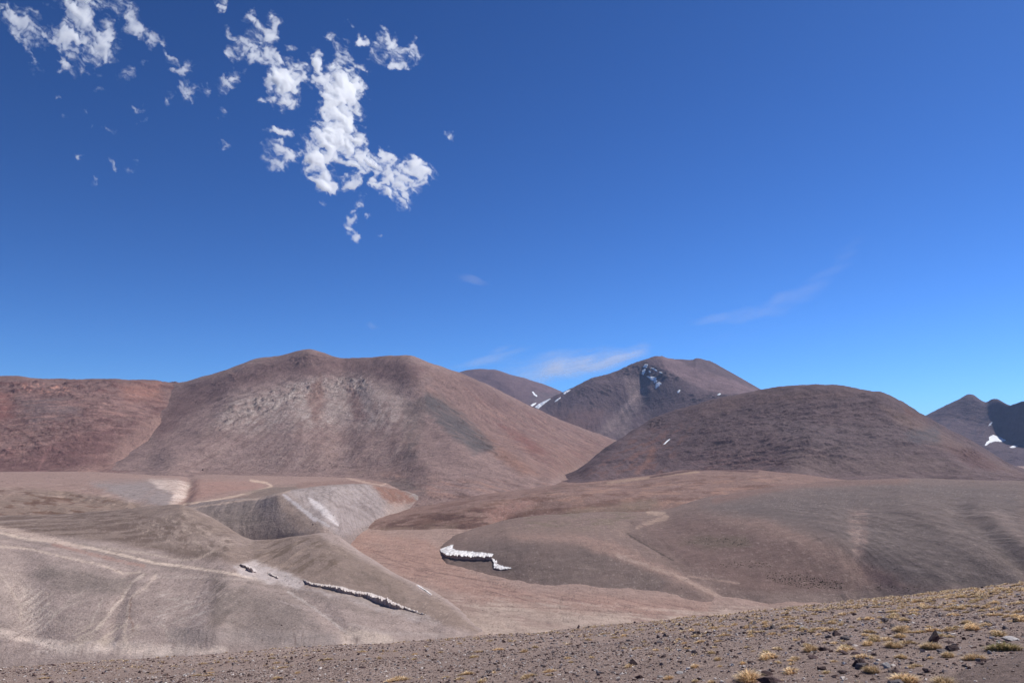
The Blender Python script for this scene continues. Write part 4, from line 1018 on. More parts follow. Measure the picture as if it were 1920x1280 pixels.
# boulders far off in the valley and on the hill aprons
dark_far, ns, ls, b = new_mat('boulder_rock'); b.inputs['Base Color'].default_value = (*lin((66, 52, 50)), 1); b.inputs['Roughness'].default_value = .9
bl = [rock_meshes[0][i] for i in range(6)]
for n, (u, v, wpx) in enumerate([(380, 881, 4.0), (337, 879, 2.6), (491, 871, 1.8), (518, 871, 2.0), (551, 871, 1.8), (589, 886, 2.6), (576, 853, 1.8), (539, 858, 1.6), (644, 847, 1.8),
                                 (677, 846, 1.8), (655, 877, 1.8), (450, 880, 1.6), (425, 884, 1.4), (556, 849, 1.5), (614, 846, 1.5), (580, 883, 1.6), (532, 826, 1.5), (564, 823, 1.5), (510, 890, 1.6), (700, 832, 1.4)]):
    p = hit(u, v)
    if p is None: continue
    s = wpx / 2 / F * p.y
    big = n in (0, 1, 5)
    add_rock('boulder', bl[n % 6], p.x, p.y, p.z, s, n, ['largest dark boulder on the apron below the double-topped hill', 'second dark boulder just left of the largest one on the apron', None, None, None, 'dark boulder above the terrace below the middle of the big hill'][n] if big else
             'small dark speck of a boulder on the lower face of the double-topped hill', 'boulder', 'boulders below the big hill', 0, 1.2)
for n, (u, v, wpx) in enumerate([(160, 1162, 2.2), (156, 1142, 1.8), (91, 1161, 2.4), (528, 1172, 3.4), (524, 1167, 2.0), (108, 1236, 2.0), (87, 1212, 2.0), (220, 1142, 1.6), (283, 1135, 1.4), (905, 1144, 2.0),
                                 (1214, 1101, 1.8), (1251, 1105, 2.0), (1278, 1103, 1.8), (1380, 1109, 1.4), (1636, 1060, 3.0), (1678, 1067, 2.2), (1288, 1086, 2.4), (292, 1175, 1.5), (587, 983, 3.5), (593, 987, 2.5), (605, 990, 2.0), (615, 994, 2.0), (628, 1001, 2.4), (638, 1003, 2.4),
                                 (650, 995, 1.8), (664, 990, 1.8), (676, 988, 2.0), (690, 984, 1.6), (705, 981, 1.8), (715, 978, 1.6), (587, 968, 2.8), (625, 966, 2.6), (620, 963, 2.0)]):
    p = hit(u, v)
    if p is None: continue
    add_rock('boulder', bl[n % 6], p.x, p.y, p.z, wpx / 2 / F * p.y, n, 'small dark boulder in the stone line along the foot of the pale scree' if n > 17 else 'small lone dark boulder on the smooth valley slopes', 'boulder',
             'boulders along the scree foot' if n > 17 else 'lone boulders in the valley', 0, 1.1)

# ------------------------------------------------------------------ grass tufts (dry bunch grass)
straw, ns, ls, b = new_mat('dry_grass')
at = node(ns, 'ShaderNodeAttribute', attribute_name='albedo'); oi = node(ns, 'ShaderNodeObjectInfo')
mr = node(ns, 'ShaderNodeMapRange'); ls.new(oi.outputs['Random'], mr.inputs['Value']); mr.inputs['To Min'].default_value = .8; mr.inputs['To Max'].default_value = 1.15
sc = node(ns, 'ShaderNodeVectorMath', operation='SCALE'); ls.new(at.outputs['Color'], sc.inputs[0]); ls.new(mr.outputs[0], sc.inputs['Scale'])
ls.new(sc.outputs[0], b.inputs['Base Color']); b.inputs['Roughness'].default_value = .75; b.inputs['Specular IOR Level'].default_value = .15
tr = node(ns, 'ShaderNodeBsdfTranslucent'); ls.new(sc.outputs[0], tr.inputs['Color'])
mx = node(ns, 'ShaderNodeMixShader'); mx.inputs[0].default_value = .3
out = ns['Material Output']; ls.new(b.outputs[0], mx.inputs[1]); ls.new(tr.outputs[0], mx.inputs[2]); ls.new(mx.outputs[0], out.inputs['Surface'])


def blades(rs, n, a=1.0, bq=.5, ht=.5, wd=.03, green=0.0, lean=(.25, .05)):
    """n curved blades rooted in an ellipse a x bq; 3 faces each -> verts (n,7,3), colours"""
    ph = rs.random(n) * 2 * PI; q = np.sqrt(rs.random(n))
    bx, by = a * .78 * q * np.cos(ph), bq * .78 * q * np.sin(ph)
    az = np.arctan2(by / bq**2 + rs.normal(0, .35, n), bx / a**2 + rs.normal(0, .35, n) + lean[0]) + rs.normal(0, .5, n)
    L = ht * (.55 + .75 * rs.random(n)) * (1.15 - .45 * q)
    spread = .25 + .75 * q + rs.normal(0, .12, n)
    dx, dy = np.cos(az), np.sin(az)
    V = np.zeros((n, 7, 3)); px, py = -dy, dx
    for k, (t, hw) in enumerate([(0, 1.0), (.45, .85), (.8, .55), (1.0, 0)]):
        out_ = spread * L * (.35 * t + .75 * t * t); up = L * (1.05 * t - .42 * spread * t * t) + ht * .25 * (1 - q * q)
        cx, cy = bx + dx * out_, by + dy * out_
        w_ = wd * hw * (.7 + .6 * rs.random(n))
        if k < 3:
            V[:, 2 * k] = np.stack([cx - px * w_, cy - py * w_, up - (.12 if k == 0 else 0)], 1)
            V[:, 2 * k + 1] = np.stack([cx + px * w_, cy + py * w_, up - (.12 if k == 0 else 0)], 1)
        else: V[:, 6] = np.stack([cx, cy, up], 1)
    c_t = lin((252, 228, 188)); c_b = lin((178, 142, 102)); c_d = lin((150, 120, 92)); c_g = lin((164, 158, 108))
    mixc = rs.random(n)[:, None]
    tipc = np.where(mixc < .72, c_t * (.8 + .4 * rs.random((n, 1))), c_d * (.7 + .5 * rs.random((n, 1))))
    gm_ = (rs.random(n) < green)[:, None]
    tipc = np.where(gm_, c_g * (.7 + .5 * rs.random((n, 1))), tipc)
    C = np.zeros((n, 7, 3))
    for k, f in enumerate([0, 0, .6, .6, .95, .95, 1]):
        C[:, k] = c_b * (1 - f) + tipc * f
    return V, C


_T = np.array([(0, 1, 3), (0, 3, 2), (2, 3, 5), (2, 5, 4), (4, 5, 6)])


def blade_faces(n):
    return (np.arange(n)[:, None, None] * 7 + _T[None]).reshape(-1, 3)


def tuft_mesh(seed, n, green=0.0, ht=.5, wd=.03, bq=.5):
    rs = np.random.default_rng(seed)
    V, C = blades(rs, n, 1.0, bq, ht, wd, green)
    me = mesh_np('grass_tuft', V.reshape(-1, 3), blade_faces(n), straw, False, C.reshape(-1, 3), 3)
    return me


tuft_big = [tuft_mesh(900 + i, 620, [0, .05, 0, .1][i % 4], .42 + .08 * (i % 3), .019, .36 + .06 * (i % 3)) for i in range(6)]
tuft_green = tuft_mesh(950, 620, .65, .42, .018, .4)
tuft_dark = tuft_mesh(951, 620, .1, .62, .016, .5)
tuft_mid = [tuft_mesh(960 + i, 170, [0, .05, .2][i % 3], .40, .036, .40) for i in range(8)]


def add_tuft(me, x, y, z, s, rz, label, group, sz=1.0):
    o = link('grass_tuft', me); o.location = (x, y, z); o.scale = (s * 1.3, s * .9, s * sz * .72)
    gx = (fore_z(np.array([x + .3]), np.array([y]))[0] - fore_z(np.array([x - .3]), np.array([y]))[0]) / .6
    gy = (fore_z(np.array([x]), np.array([y + .3]))[0] - fore_z(np.array([x]), np.array([y - .3]))[0]) / .6
    nrm = Vector((-gx, -gy, 1)).normalized()
    o.rotation_euler = (nrm.to_track_quat('Z', 'Y').to_matrix() @ Matrix.Rotation(rz, 3, 'Z')).to_euler()
    return tag(o, label, 'grass tuft', group)


for (u, v, wpx, me, rz, lb) in [
    (1634, 1259, 62, tuft_big[0], .5, 'big straw-yellow tuft in front of the whitish grey block'),
    (1696, 1278, 66, tuft_big[1], .5, 'straw tuft cut by the bottom edge right of the big yellow one'),
    (1770, 1284, 60, tuft_dark, .3, 'large twiggy brownish tuft at the bottom edge by the bare strip'),
    (1826, 1236, 44, tuft_big[2], .7, 'bushy straw tuft on the edge of the bare strip at right'),
    (1882, 1218, 66, tuft_green, .75, 'long greenish tuft along the bare strip below the pale slab'),
    (1778, 1230, 46, tuft_big[3], .2, 'flat straw tuft just left of the bushy one by the bare strip'),
    (1746, 1216, 54, tuft_big[4], .5, 'straw tuft directly below the upright maroon boulder'),
    (1690, 1233, 30, tuft_big[5], .6, 'compact straw tuft right of the whitish grey block'),
    (1628, 1209, 40, tuft_big[1], .25, 'wide straw tuft two tufts left of the upright boulder'),
    (1676, 1213, 46, tuft_dark, .5, 'brown-tipped straw tuft left of the upright boulder'),
    (1690, 1184, 42, tuft_big[2], .35, 'upper one of two stacked tufts above the brown-tipped tuft'),
    (1688, 1194, 40, tuft_big[3], .35, 'lower one of two stacked tufts above the brown-tipped tuft'),
    (1814, 1169, 36, tuft_big[0], .4, 'upper one of two joined tufts upslope at right'),
    (1824, 1180, 40, tuft_big[5], .4, 'lower one of two joined tufts upslope at right'),
    (1866, 1186, 28, tuft_big[4], .2, 'round straw tuft left of the pale grey slab'),
    (1640, 1196, 36, tuft_big[4], .4, 'pale straw tuft behind the wide tuft left of the boulder'),
    (1520, 1220, 48, tuft_big[2], .3, 'straw tuft at the left end of the long brown rock'),
    (1512, 1210, 30, tuft_big[3], .3, 'thin straw tuft just upslope of the long brown rock'),
    (1484, 1245, 26, tuft_mid[0], .2, 'small straw tuft below the dark slab right of centre'),
    (1404, 1276, 78, tuft_big[5], .35, 'largest straw tuft at the bottom edge in the middle'),
    (1334, 1280, 30, tuft_big[1], .2, 'straw tuft cut by the bottom edge left of the largest one'),
    (1254, 1272, 28, tuft_big[2], .2, 'yellow tuft above small pale stones at the bottom'),
    (1466, 1276, 18, tuft_mid[1], .2, 'small yellow tuft at the bottom edge right of the largest one'),
    (1303, 1250, 30, tuft_big[4], .2, 'golden tuft above the half buried pale stone'),
    (1346, 1237, 34, tuft_big[0], .3, 'golden tuft with darker right end in the lower middle'),
    (1350, 1249, 20, tuft_big[3], .2, 'low straw tuft just below the golden dark-ended one'),
    (1393, 1244, 22, tuft_big[5], .2, 'single straw tuft with a pale stone at its right side'),
    (1434, 1235, 38, tuft_big[1], .2, 'row-like low tuft between the golden tufts and the dark stone'),
    (1608, 1278, 22, tuft_mid[2], .3, 'dim little tuft at the bottom edge left of the big yellow one'),
    (1607, 1245, 18, tuft_mid[3], .3, 'little straw tuft touching the dark rock left of the whitish block'),
    (1905, 1157, 34, tuft_big[3], .2, 'pale long tuft upslope at the right edge'),
    (1745, 1234, 26, tuft_mid[4], .3, 'low straw tuft with a white stone beside it below the boulder'),
]:
    x, y, z, r = fore_hit(u, v)
    s = wpx / 2 / F * r * .98
    add_tuft(me, x, y, z - .01, s, rz + .45, lb, 'grass tufts on the near slope', 1.0)
    HAND.append((x, y, s))

HA = np.array(HAND)


def scatter(n, rmax, seed, rmin=6.5):
    rs = np.random.default_rng(seed)
    th = (rs.random(n) - .5) * 2 * .92; r = np.sqrt(rmin**2 + rs.random(n) * (rmax**2 - rmin**2))
    return r * np.sin(th), r * np.cos(th), r, th, rs


def bare(x, y):
    """the smooth strip at lower right carries only fine gravel"""
    u, v = project(x, y, fore_z(x, y))
    return inside_poly(u, v, [(1725, 1400), (1770, 1285), (1800, 1262), (1850, 1243), (1960, 1200), (2040, 1180), (2120, 1400)])


def side_of(x, y):
    u = project(x, y, fore_z(np.array([x]), np.array([y]))[0])[0]
    return 'left third' if u < 640 else 'middle third' if u < 1280 else 'right third'


# tufts: clumped, denser on the right and along the brow
x, y, r, th, rs = scatter(9700, 64, 31)
dens = .12 + .62 * smooth(-.1, .45, th) + .9 * fbm(x / 5, y / 5, 3, .5, 33) + .3 * smooth(45, 62, r)
size = .10 + .17 * rs.random(len(x)) ** 2.0 + .13 * smooth(.1, .5, th) * rs.random(len(x)) ** 1.5
keep = (rs.random(len(x)) < dens * (.62 + .35 * smooth(.05, .4, th))) & ~bare(x, y)
keep &= np.array([(np.hypot(HA[:, 0] - a, HA[:, 1] - b_) > HA[:, 2] * 1.25 + .10).all() for a, b_ in zip(x, y)])
x, y, r, th, size = x[keep], y[keep], r[keep], th[keep], size[keep]
u_, v_ = project(x, y, fore_z(x, y))
inframe = (u_ > -20) & (u_ < 1940) & (v_ < 1290)
rank = np.argsort(-(size / r) * inframe)
fz_ = fore_z(x, y)
n_ind = 300 - 32
for n, i in enumerate(rank[:n_ind]):
    add_tuft(tuft_mid[n % 8], x[i], y[i], fz_[i] - .01, size[i], .85 + random.gauss(0, .35),
             'small low straw-coloured grass tuft on the gravel in the %s of the picture' % side_of(x[i], y[i]), 'small grass tufts in the %s' % side_of(x[i], y[i]), .8 + .3 * random.random())
VV, CC = [], []
rs = np.random.default_rng(77)
for i in rank[n_ind:]:
    V, C = blades(rs, 18, 1, .42, .42, .085, .08)
    a = .85 + rs.normal(0, .35); ca, sa = math.cos(a), math.sin(a)
    Vr = V.copy(); Vr[..., 0] = V[..., 0] * ca - V[..., 1] * sa; Vr[..., 1] = V[..., 0] * sa + V[..., 1] * ca
    VV.append(Vr * size[i] + np.array([x[i], y[i], fz_[i] - .005])); CC.append(C)
VV = np.concatenate(VV); CC = np.concatenate(CC)
me = mesh_np('grass', VV.reshape(-1, 3), blade_faces(len(VV)), straw, False, CC.reshape(-1, 3), 3)
tag(link('grass', me), 'far small tufts of dry grass dotting the near slope', 'grass', None, 'stuff')

# stones: the 300 that show largest are rocks of their own, the rest is gravel
x, y, r, th, rs = scatter(11500, 64, 41)
size = .035 * (1 - rs.random(len(x))) ** (-1 / 2.6); size = np.clip(size, .035, .26)
dens = .55 + .9 * fbm(x / 4, y / 4, 3, .5, 43)
keep = (rs.random(len(x)) < dens) & ~bare(x, y)
keep &= np.array([(np.hypot(HA[:, 0] - a, HA[:, 1] - b_) > HA[:, 2] * 1.1 + .05).all() for a, b_ in zip(x, y)])
x, y, r, size = x[keep], y[keep], r[keep], size[keep]
u_, v_ = project(x, y, fore_z(x, y))
inframe = (u_ > -20) & (u_ < 1940) & (v_ < 1290)
rank = np.argsort(-(np.minimum(size, .16) / r) * inframe)
fz_ = fore_z(x, y)
kinds = rs.choice(3, len(x), p=[.44, .42, .14])
for n, i in enumerate(rank[:275]):
    k = kinds[i]; sd_ = side_of(x[i], y[i])
    add_rock('stone', rock_meshes[k][n % 6], x[i], y[i], fz_[i], min(size[i], .085 + .05 * smooth(-.1, .4, math.atan2(x[i], y[i]))), rs.random() * 6.28,
             '%s stone among the gravel in the %s of the picture' % (['small dark maroon', 'small brownish grey', 'small pale whitish'][k], sd_), 'stone',
             '%s stones in the %s' % (['dark', 'grey', 'pale'][k], sd_), rs.normal(0, .15), .9)


def pebble_field(x, y, size, kinds, seed):
    rs = np.random.default_rng(seed)
    base = []
    for i in range(10):
        bm = rock_bm(700 + i, 11, .7, False); bmesh.ops.triangulate(bm, faces=bm.faces[:])
        bm.verts.index_update()
        base.append((np.array([v.co[:] for v in bm.verts]), np.array([[v.index for v in f.verts] for f in bm.faces]))); bm.free()
    Vs, Fs, Cs, off = [], [], [], 0
    which = rs.integers(0, 10, len(x)); z = fore_z(x, y)
    pal = np.array([lin((94, 75, 70)), lin((148, 132, 123)), lin((198, 188, 180))])
    for i in range(10):
        s = which == i; n = s.sum()
        if not n: continue
        bv, bf = base[i]
        a = rs.random(n) * 6.28; ca, sa = np.cos(a)[:, None], np.sin(a)[:, None]
        fl = (.5 + .5 * rs.random(n))[:, None]
        X = bv[None, :, 0] * ca - bv[None, :, 1] * sa; Y = bv[None, :, 0] * sa + bv[None, :, 1] * ca; Z = bv[None, :, 2] * fl + .12
        sz = size[s][:, None]
        P = np.stack([X * sz + x[s][:, None], Y * sz + y[s][:, None], Z * sz + z[s][:, None]], -1)
        c = pal[kinds[s]] * (.7 + .6 * rs.random((n, 1)))
        Vs.append(P.reshape(-1, 3)); Cs.append(np.repeat(c, len(bv), 0))
        Fs.append((bf[None] + (np.arange(n) * len(bv))[:, None, None] + off).reshape(-1, 3)); off += n * len(bv)
    return np.concatenate(Vs), np.concatenate(Fs), np.concatenate(Cs)


xa, ya, ra, sa_, ka = x[rank[275:]], y[rank[275:]], r[rank[275:]], np.minimum(size[rank[275:]], .14), kinds[rank[275:]]
x2, y2, r2, t2, rs = scatter(58000, 28, 51, 5)
s2 = .013 * (1 - rs.random(len(x2))) ** (-1 / 2.4); s2 = np.clip(s2, .013, .06)
x3, y3, r3, t3, rs3 = scatter(33000, 64, 52, 24)
s3 = .02 * (1 - rs3.random(len(x3))) ** (-1 / 2.4); s3 = np.clip(s3, .02, .09)
xs_ = np.concatenate([xa, x2, x3]); ys_ = np.concatenate([ya, y2, y3]); ss_ = np.concatenate([sa_, s2, s3])
ks_ = np.concatenate([ka, rs.choice(3, len(x2), p=[.36, .45, .19]), rs3.choice(3, len(x3), p=[.36, .45, .19])])
bmask = bare(xs_, ys_); ss_ = np.where(bmask, ss_ * .55, ss_)
V, Fc, C = pebble_field(xs_, ys_, ss_, ks_, 53)
grav = earth_mat('gravel_stone', .03, .004, .2, 4)
me = mesh_np('gravel', V, Fc, grav, False, C, 3)
tag(link('gravel', me), 'loose small stones strewn over the near slope', 'gravel', None, 'stuff')

# dark cushion shrubs far off on the grey slope
rs = np.random.default_rng(5)
bm = rock_bm(4, 14, .6, False); bmesh.ops.triangulate(bm, faces=bm.faces[:]); bm.verts.index_update()
bv = np.array([v.co[:] for v in bm.verts]); bf = np.array([[v.index for v in f.verts] for f in bm.faces]); bm.free()
Vs, Fs, Cs, off = [], [], [], 0
for poly, n in [([(1268, 1010), (1330, 1007), (1412, 1010), (1410, 1024), (1330, 1020), (1290, 1020)], 150), ([(1325, 1060), (1380, 1052), (1430, 1050), (1445, 1062), (1380, 1064)], 110),
                ([(1430, 1070), (1500, 1076), (1580, 1090), (1578, 1104), (1500, 1102), (1440, 1088)], 330), ([(1640, 1096), (1740, 1100), (1730, 1108), (1650, 1106)], 40)]:
    a = np.array(poly, float); got = 0
    while got < n:
        u = rs.uniform(a[:, 0].min(), a[:, 0].max()); v = rs.uniform(a[:, 1].min(), a[:, 1].max())
        if not inside_poly(np.array([u]), np.array([v]), poly)[0]: continue
        got += 1
        p = hit(u, v)
        if p is None or p.y > 1300 or p.y < 120: continue
        s = (.22 + .36 * rs.random() ** 2)
        Vs.append(bv * s * (1 + .3 * rs.normal(size=(len(bv), 1))) + np.array(p)); Fs.append(bf + off); off += len(bv)
        Cs.append(np.tile(lin((66, 66, 46)) * (.5 + .6 * rs.random()), (len(bv), 1)))
me = mesh_np('shrubs', np.concatenate(Vs), np.concatenate(Fs), earth_mat('shrub_leaves', .3, .1, .3), False, np.concatenate(Cs), 3)
tag(link('shrubs', me), 'dark green patches of low cushion shrubs on the grey slope at right', 'shrubs', None, 'stuff')

# ------------------------------------------------------------------ clouds: closed bodies of even density, thin where the sky shows through
cloud_m = bpy.data.materials.new('cloud'); cloud_m.use_nodes = True
ns, ls = cloud_m.node_tree.nodes, cloud_m.node_tree.links
ns.remove(ns['Principled BSDF'])
vsn = node(ns, 'ShaderNodeVolumeScatter'); vsn.inputs['Color'].default_value = (1, 1, 1, 1)
SIG = .055
vsn.inputs['Density'].default_value = SIG; vsn.inputs['Anisotropy'].default_value = .4
ls.new(vsn.outputs[0], ns['Material Output'].inputs['Volume'])

veil_m = bpy.data.materials.new('ice_veil'); veil_m.use_nodes = True
ns, ls = veil_m.node_tree.nodes, veil_m.node_tree.links
ns.remove(ns['Principled BSDF'])
at = node(ns, 'ShaderNodeAttribute', attribute_name='albedo')
df = node(ns, 'ShaderNodeBsdfDiffuse'); tl = node(ns, 'ShaderNodeBsdfTranslucent'); tp = node(ns, 'ShaderNodeBsdfTransparent')
df.inputs['Color'].default_value = tl.inputs['Color'].default_value = (.95, .96, 1, 1)
m1 = node(ns, 'ShaderNodeMixShader'); m2 = node(ns, 'ShaderNodeMixShader'); m1.inputs[0].default_value = .5
ls.new(df.outputs[0], m1.inputs[1]); ls.new(tl.outputs[0], m1.inputs[2])
ls.new(at.outputs['Fac'], m2.inputs[0]); ls.new(tp.outputs[0], m2.inputs[1]); ls.new(m1.outputs[0], m2.inputs[2])
ls.new(m2.outputs[0], ns['Material Output'].inputs['Surface'])

CLOUDS = [  # label, gain, streak angle, blobs (u, v, ru, rv, angle, weight)
    ('ragged cloud patch at the far top left', .5, 0, [(40, 45, 34, 20, 30, .62), (56, 66, 14, 14, 0, .5), (20, 35, 16, 14, 0, .4), (62, 110, 6, 24, -10, .34)]),
    ('white hooked cloud at the top left edge', .62, 0, [(152, 28, 17, 28, 0, 1.0), (150, 2, 34, 10, 0, .7), (114, 66, 28, 12, -8, .72), (186, 82, 22, 22, 0, 1.0), (203, 62, 7, 18, 0, .9), (150, 75, 40, 10, 10, .55), (136, 106, 16, 18, 0, .55), (180, 105, 14, 12, 0, .6), (120, 115, 18, 16, 0, .3), (150, 130, 10, 8, 0, .3)]),
    ('trailing cloud wisp right of the hooked cloud', .52, 0, [(226, 10, 12, 14, 0, .9), (198, 12, 26, 8, 0, .5), (245, 32, 9, 18, 0, .55), (262, 62, 18, 9, 25, .85), (292, 72, 14, 8, 20, .5), (287, 84, 5, 8, 0, .3)]),
    ('thin broken wisps below and right of the hooked cloud', .5, 0, [(318, 108, 6, 14, -25, .5), (334, 136, 14, 6, 10, .6), (344, 126, 6, 9, 20, .5), (360, 130, 6, 6, 0, .55), (352, 178, 9, 12, -20, .62), (342, 168, 18, 9, 0, .3), (363, 167, 5, 6, 0, .45), (384, 165, 7, 16, -15, .32), (318, 190, 6, 5, -30, .45), (258, 205, 9, 8, 0, .3), (270, 228, 14, 5, -10, .2), (185, 150, 10, 8, 0, .28), (240, 140, 14, 12, -30, .22), (190, 172, 12, 5, 0, .22), (268, 122, 6, 5, 0, .3)]),
    ('single small puff at the top edge', 1.0, 0, [(413, 11, 6, 10, 10, .7)]),
    ('small puff left of the bright upright cloud', 1.0, 0, [(433, 151, 12, 11, 15, .75), (418, 166, 9, 9, 0, .4), (414, 215, 4, 10, -10, .3)]),
    ('ragged lacy cloud above the small heart-shaped one', .6, 0, [(470, 28, 9, 10, 0, .55), (484, 45, 12, 8, 30, .5), (508, 55, 12, 18, 10, .72), (490, 70, 18, 14, -10, .75), (443, 97, 12, 9, 0, .8), (438, 75, 6, 16, -35, .6), (482, 100, 14, 8, 0, .95), (516, 112, 28, 9, 10, .75), (545, 90, 7, 6, -30, .5), (425, 60, 9, 5, 20, .3), (465, 80, 14, 10, 0, .55)]),
    ('small heart-shaped white cloud left of the big one', 1.15, 0, [(540, 138, 28, 11, 0, 1.0), (538, 160, 18, 22, 0, 1.0), (530, 188, 13, 14, 0, .95), (512, 143, 10, 14, 0, .75), (565, 140, 8, 6, 0, .7), (556, 175, 6, 10, 0, .6), (496, 190, 9, 6, 0, .3)]),
    ('broken wisps just above the big upright cloud', .55, 0, [(619, 71, 12, 5, 38, .8), (640, 98, 8, 15, 10, .6), (632, 122, 15, 7, -10, .62), (650, 112, 9, 10, 0, .5), (675, 80, 8, 9, -20, .6), (688, 76, 6, 4, -30, .5), (657, 45, 9, 4, 20, .35), (585, 100, 8, 10, -30, .4), (690, 138, 5, 7, 0, .3), (668, 124, 12, 6, 20, .3)]),
    ('big bright upright white cloud left of centre', 1.2, 0, [(597, 124, 6, 18, -8, .95), (606, 150, 11, 12, 40, 1.0), (638, 152, 22, 16, 0, 1.2), (656, 172, 20, 15, 30, 1.2), (634, 180, 20, 20, 0, 1.3), (634, 208, 21, 20, 0, 1.3), (631, 235, 22, 18, 0, 1.2), (628, 258, 30, 13, -10, 1.1), (662, 266, 18, 12, 25, 1.05), (600, 246, 14, 14, 0, .55), (588, 282, 14, 12, 0, .55), (585, 300, 12, 20, 0, .95), (600, 310, 16, 18, 0, .95), (605, 335, 7, 16, 0, .85), (650, 285, 22, 12, 15, .75), (672, 302, 18, 14, 20, .75), (655, 300, 8, 12, 0, .7), (690, 312, 14, 9, 0, .6), (668, 335, 7, 14, 0, .55), (655, 350, 10, 6, 0, .6), (618, 350, 14, 7, -20, .6), (640, 335, 10, 5, 0, .3), (610, 385, 8, 6, 0, .25), (675, 375, 8, 8, 30, .3)]),
    ('short flat cloud sliver left of the big cloud', 1.0, 0, [(527, 248, 17, 5, 0, .95), (517, 242, 6, 5, 0, .6)]),
    ('soft small cloud at the lower left of the big cloud', .6, 0, [(528, 290, 18, 12, 10, .95), (550, 290, 12, 6, -10, .6), (516, 308, 10, 8, 0, .4), (508, 272, 8, 8, 0, .35), (524, 264, 7, 5, 0, .35)]),
    ('white cloud with a pointed tail at the lower right of the big cloud', 1.0, 0, [(722, 302, 13, 11, 20, .95), (716, 288, 5, 10, -10, .6), (732, 290, 5, 9, 0, .6), (699, 335, 4, 12, 0, .75), (712, 348, 12, 5, -20, .5), (752, 335, 20, 16, 0, 1.0), (756, 362, 9, 18, -10, .95), (784, 330, 16, 17, 0, .9), (772, 318, 18, 10, 0, .8), (730, 363, 14, 7, 0, .75), (782, 307, 12, 4, 0, .65), (799, 318, 4, 10, 0, .5), (798, 345, 6, 6, 0, .6), (755, 382, 5, 8, 0, .5), (705, 315, 12, 8, 0, .55)]),
    ('lacy cloud right of and above the big cloud', .6, 0, [(724, 70, 5, 16, -25, .75), (738, 85, 12, 12, 40, .75), (755, 96, 24, 8, 20, .75), (742, 104, 16, 8, 0, .65), (712, 80, 6, 14, 10, .5), (704, 95, 6, 12, 20, .35), (775, 84, 6, 9, 20, .6), (780, 100, 8, 8, 0, .55), (746, 122, 18, 4, 5, .7), (775, 112, 8, 6, 0, .5), (715, 112, 8, 6, 20, .35)]),
    ('faint little wisp hanging below the big cloud', .5, 0, [(660, 412, 6, 9, 10, .6), (655, 430, 5, 13, 0, .5), (664, 446, 8, 7, -20, .62), (690, 402, 5, 4, 0, .45), (710, 443, 4, 4, 0, .3)]),
    ('faint small wisp alone in the blue right of the big cloud', .5, 0, [(845, 256, 9, 5, -20, .42), (833, 254, 3, 5, 0, .45)]),
    ('scattered tiny flecks of cloud at the left', .5, 0, [(122, 214, 8, 3, 25, .5), (112, 186, 5, 4, 0, .35), (158, 208, 5, 4, 0, .35), (207, 246, 10, 4, 20, .45), (172, 242, 5, 4, -40, .3), (180, 340, 5, 9, 10, .36), (212, 310, 5, 9, 0, .3), (252, 310, 9, 7, -25, .35), (152, 296, 6, 4, 20, .3), (424, 268, 9, 8, 0, .34)]),
    ('pale veil of cirrus low over the saddle left of the peak', .49, -13, [(1060, 690, 60, 13, -10, .8), (1120, 682, 60, 10, -12, .8), (1040, 702, 50, 10, -8, .75), (1180, 664, 36, 10, -25, .6), (1000, 690, 80, 14, -10, .42), (930, 668, 60, 9, -16, .5), (1090, 665, 60, 9, -8, .4)]),
    ('thin diagonal streak of cirrus above the dark hill', .11, -18, [(1340, 601, 40, 6, -2, .75), (1420, 582, 55, 9, -14, .9), (1475, 563, 40, 9, -22, .9), (1530, 530, 50, 12, -38, .5), (1585, 480, 50, 12, -45, .35), (1380, 630, 70, 8, -15, .3)]),
    ('tiny faint cirrus fleck in the middle of the sky', .16, 10, [(882, 525, 18, 6, 15, .8), (903, 532, 12, 4, 10, .6), (703, 610, 6, 6, 0, .5)]),
]


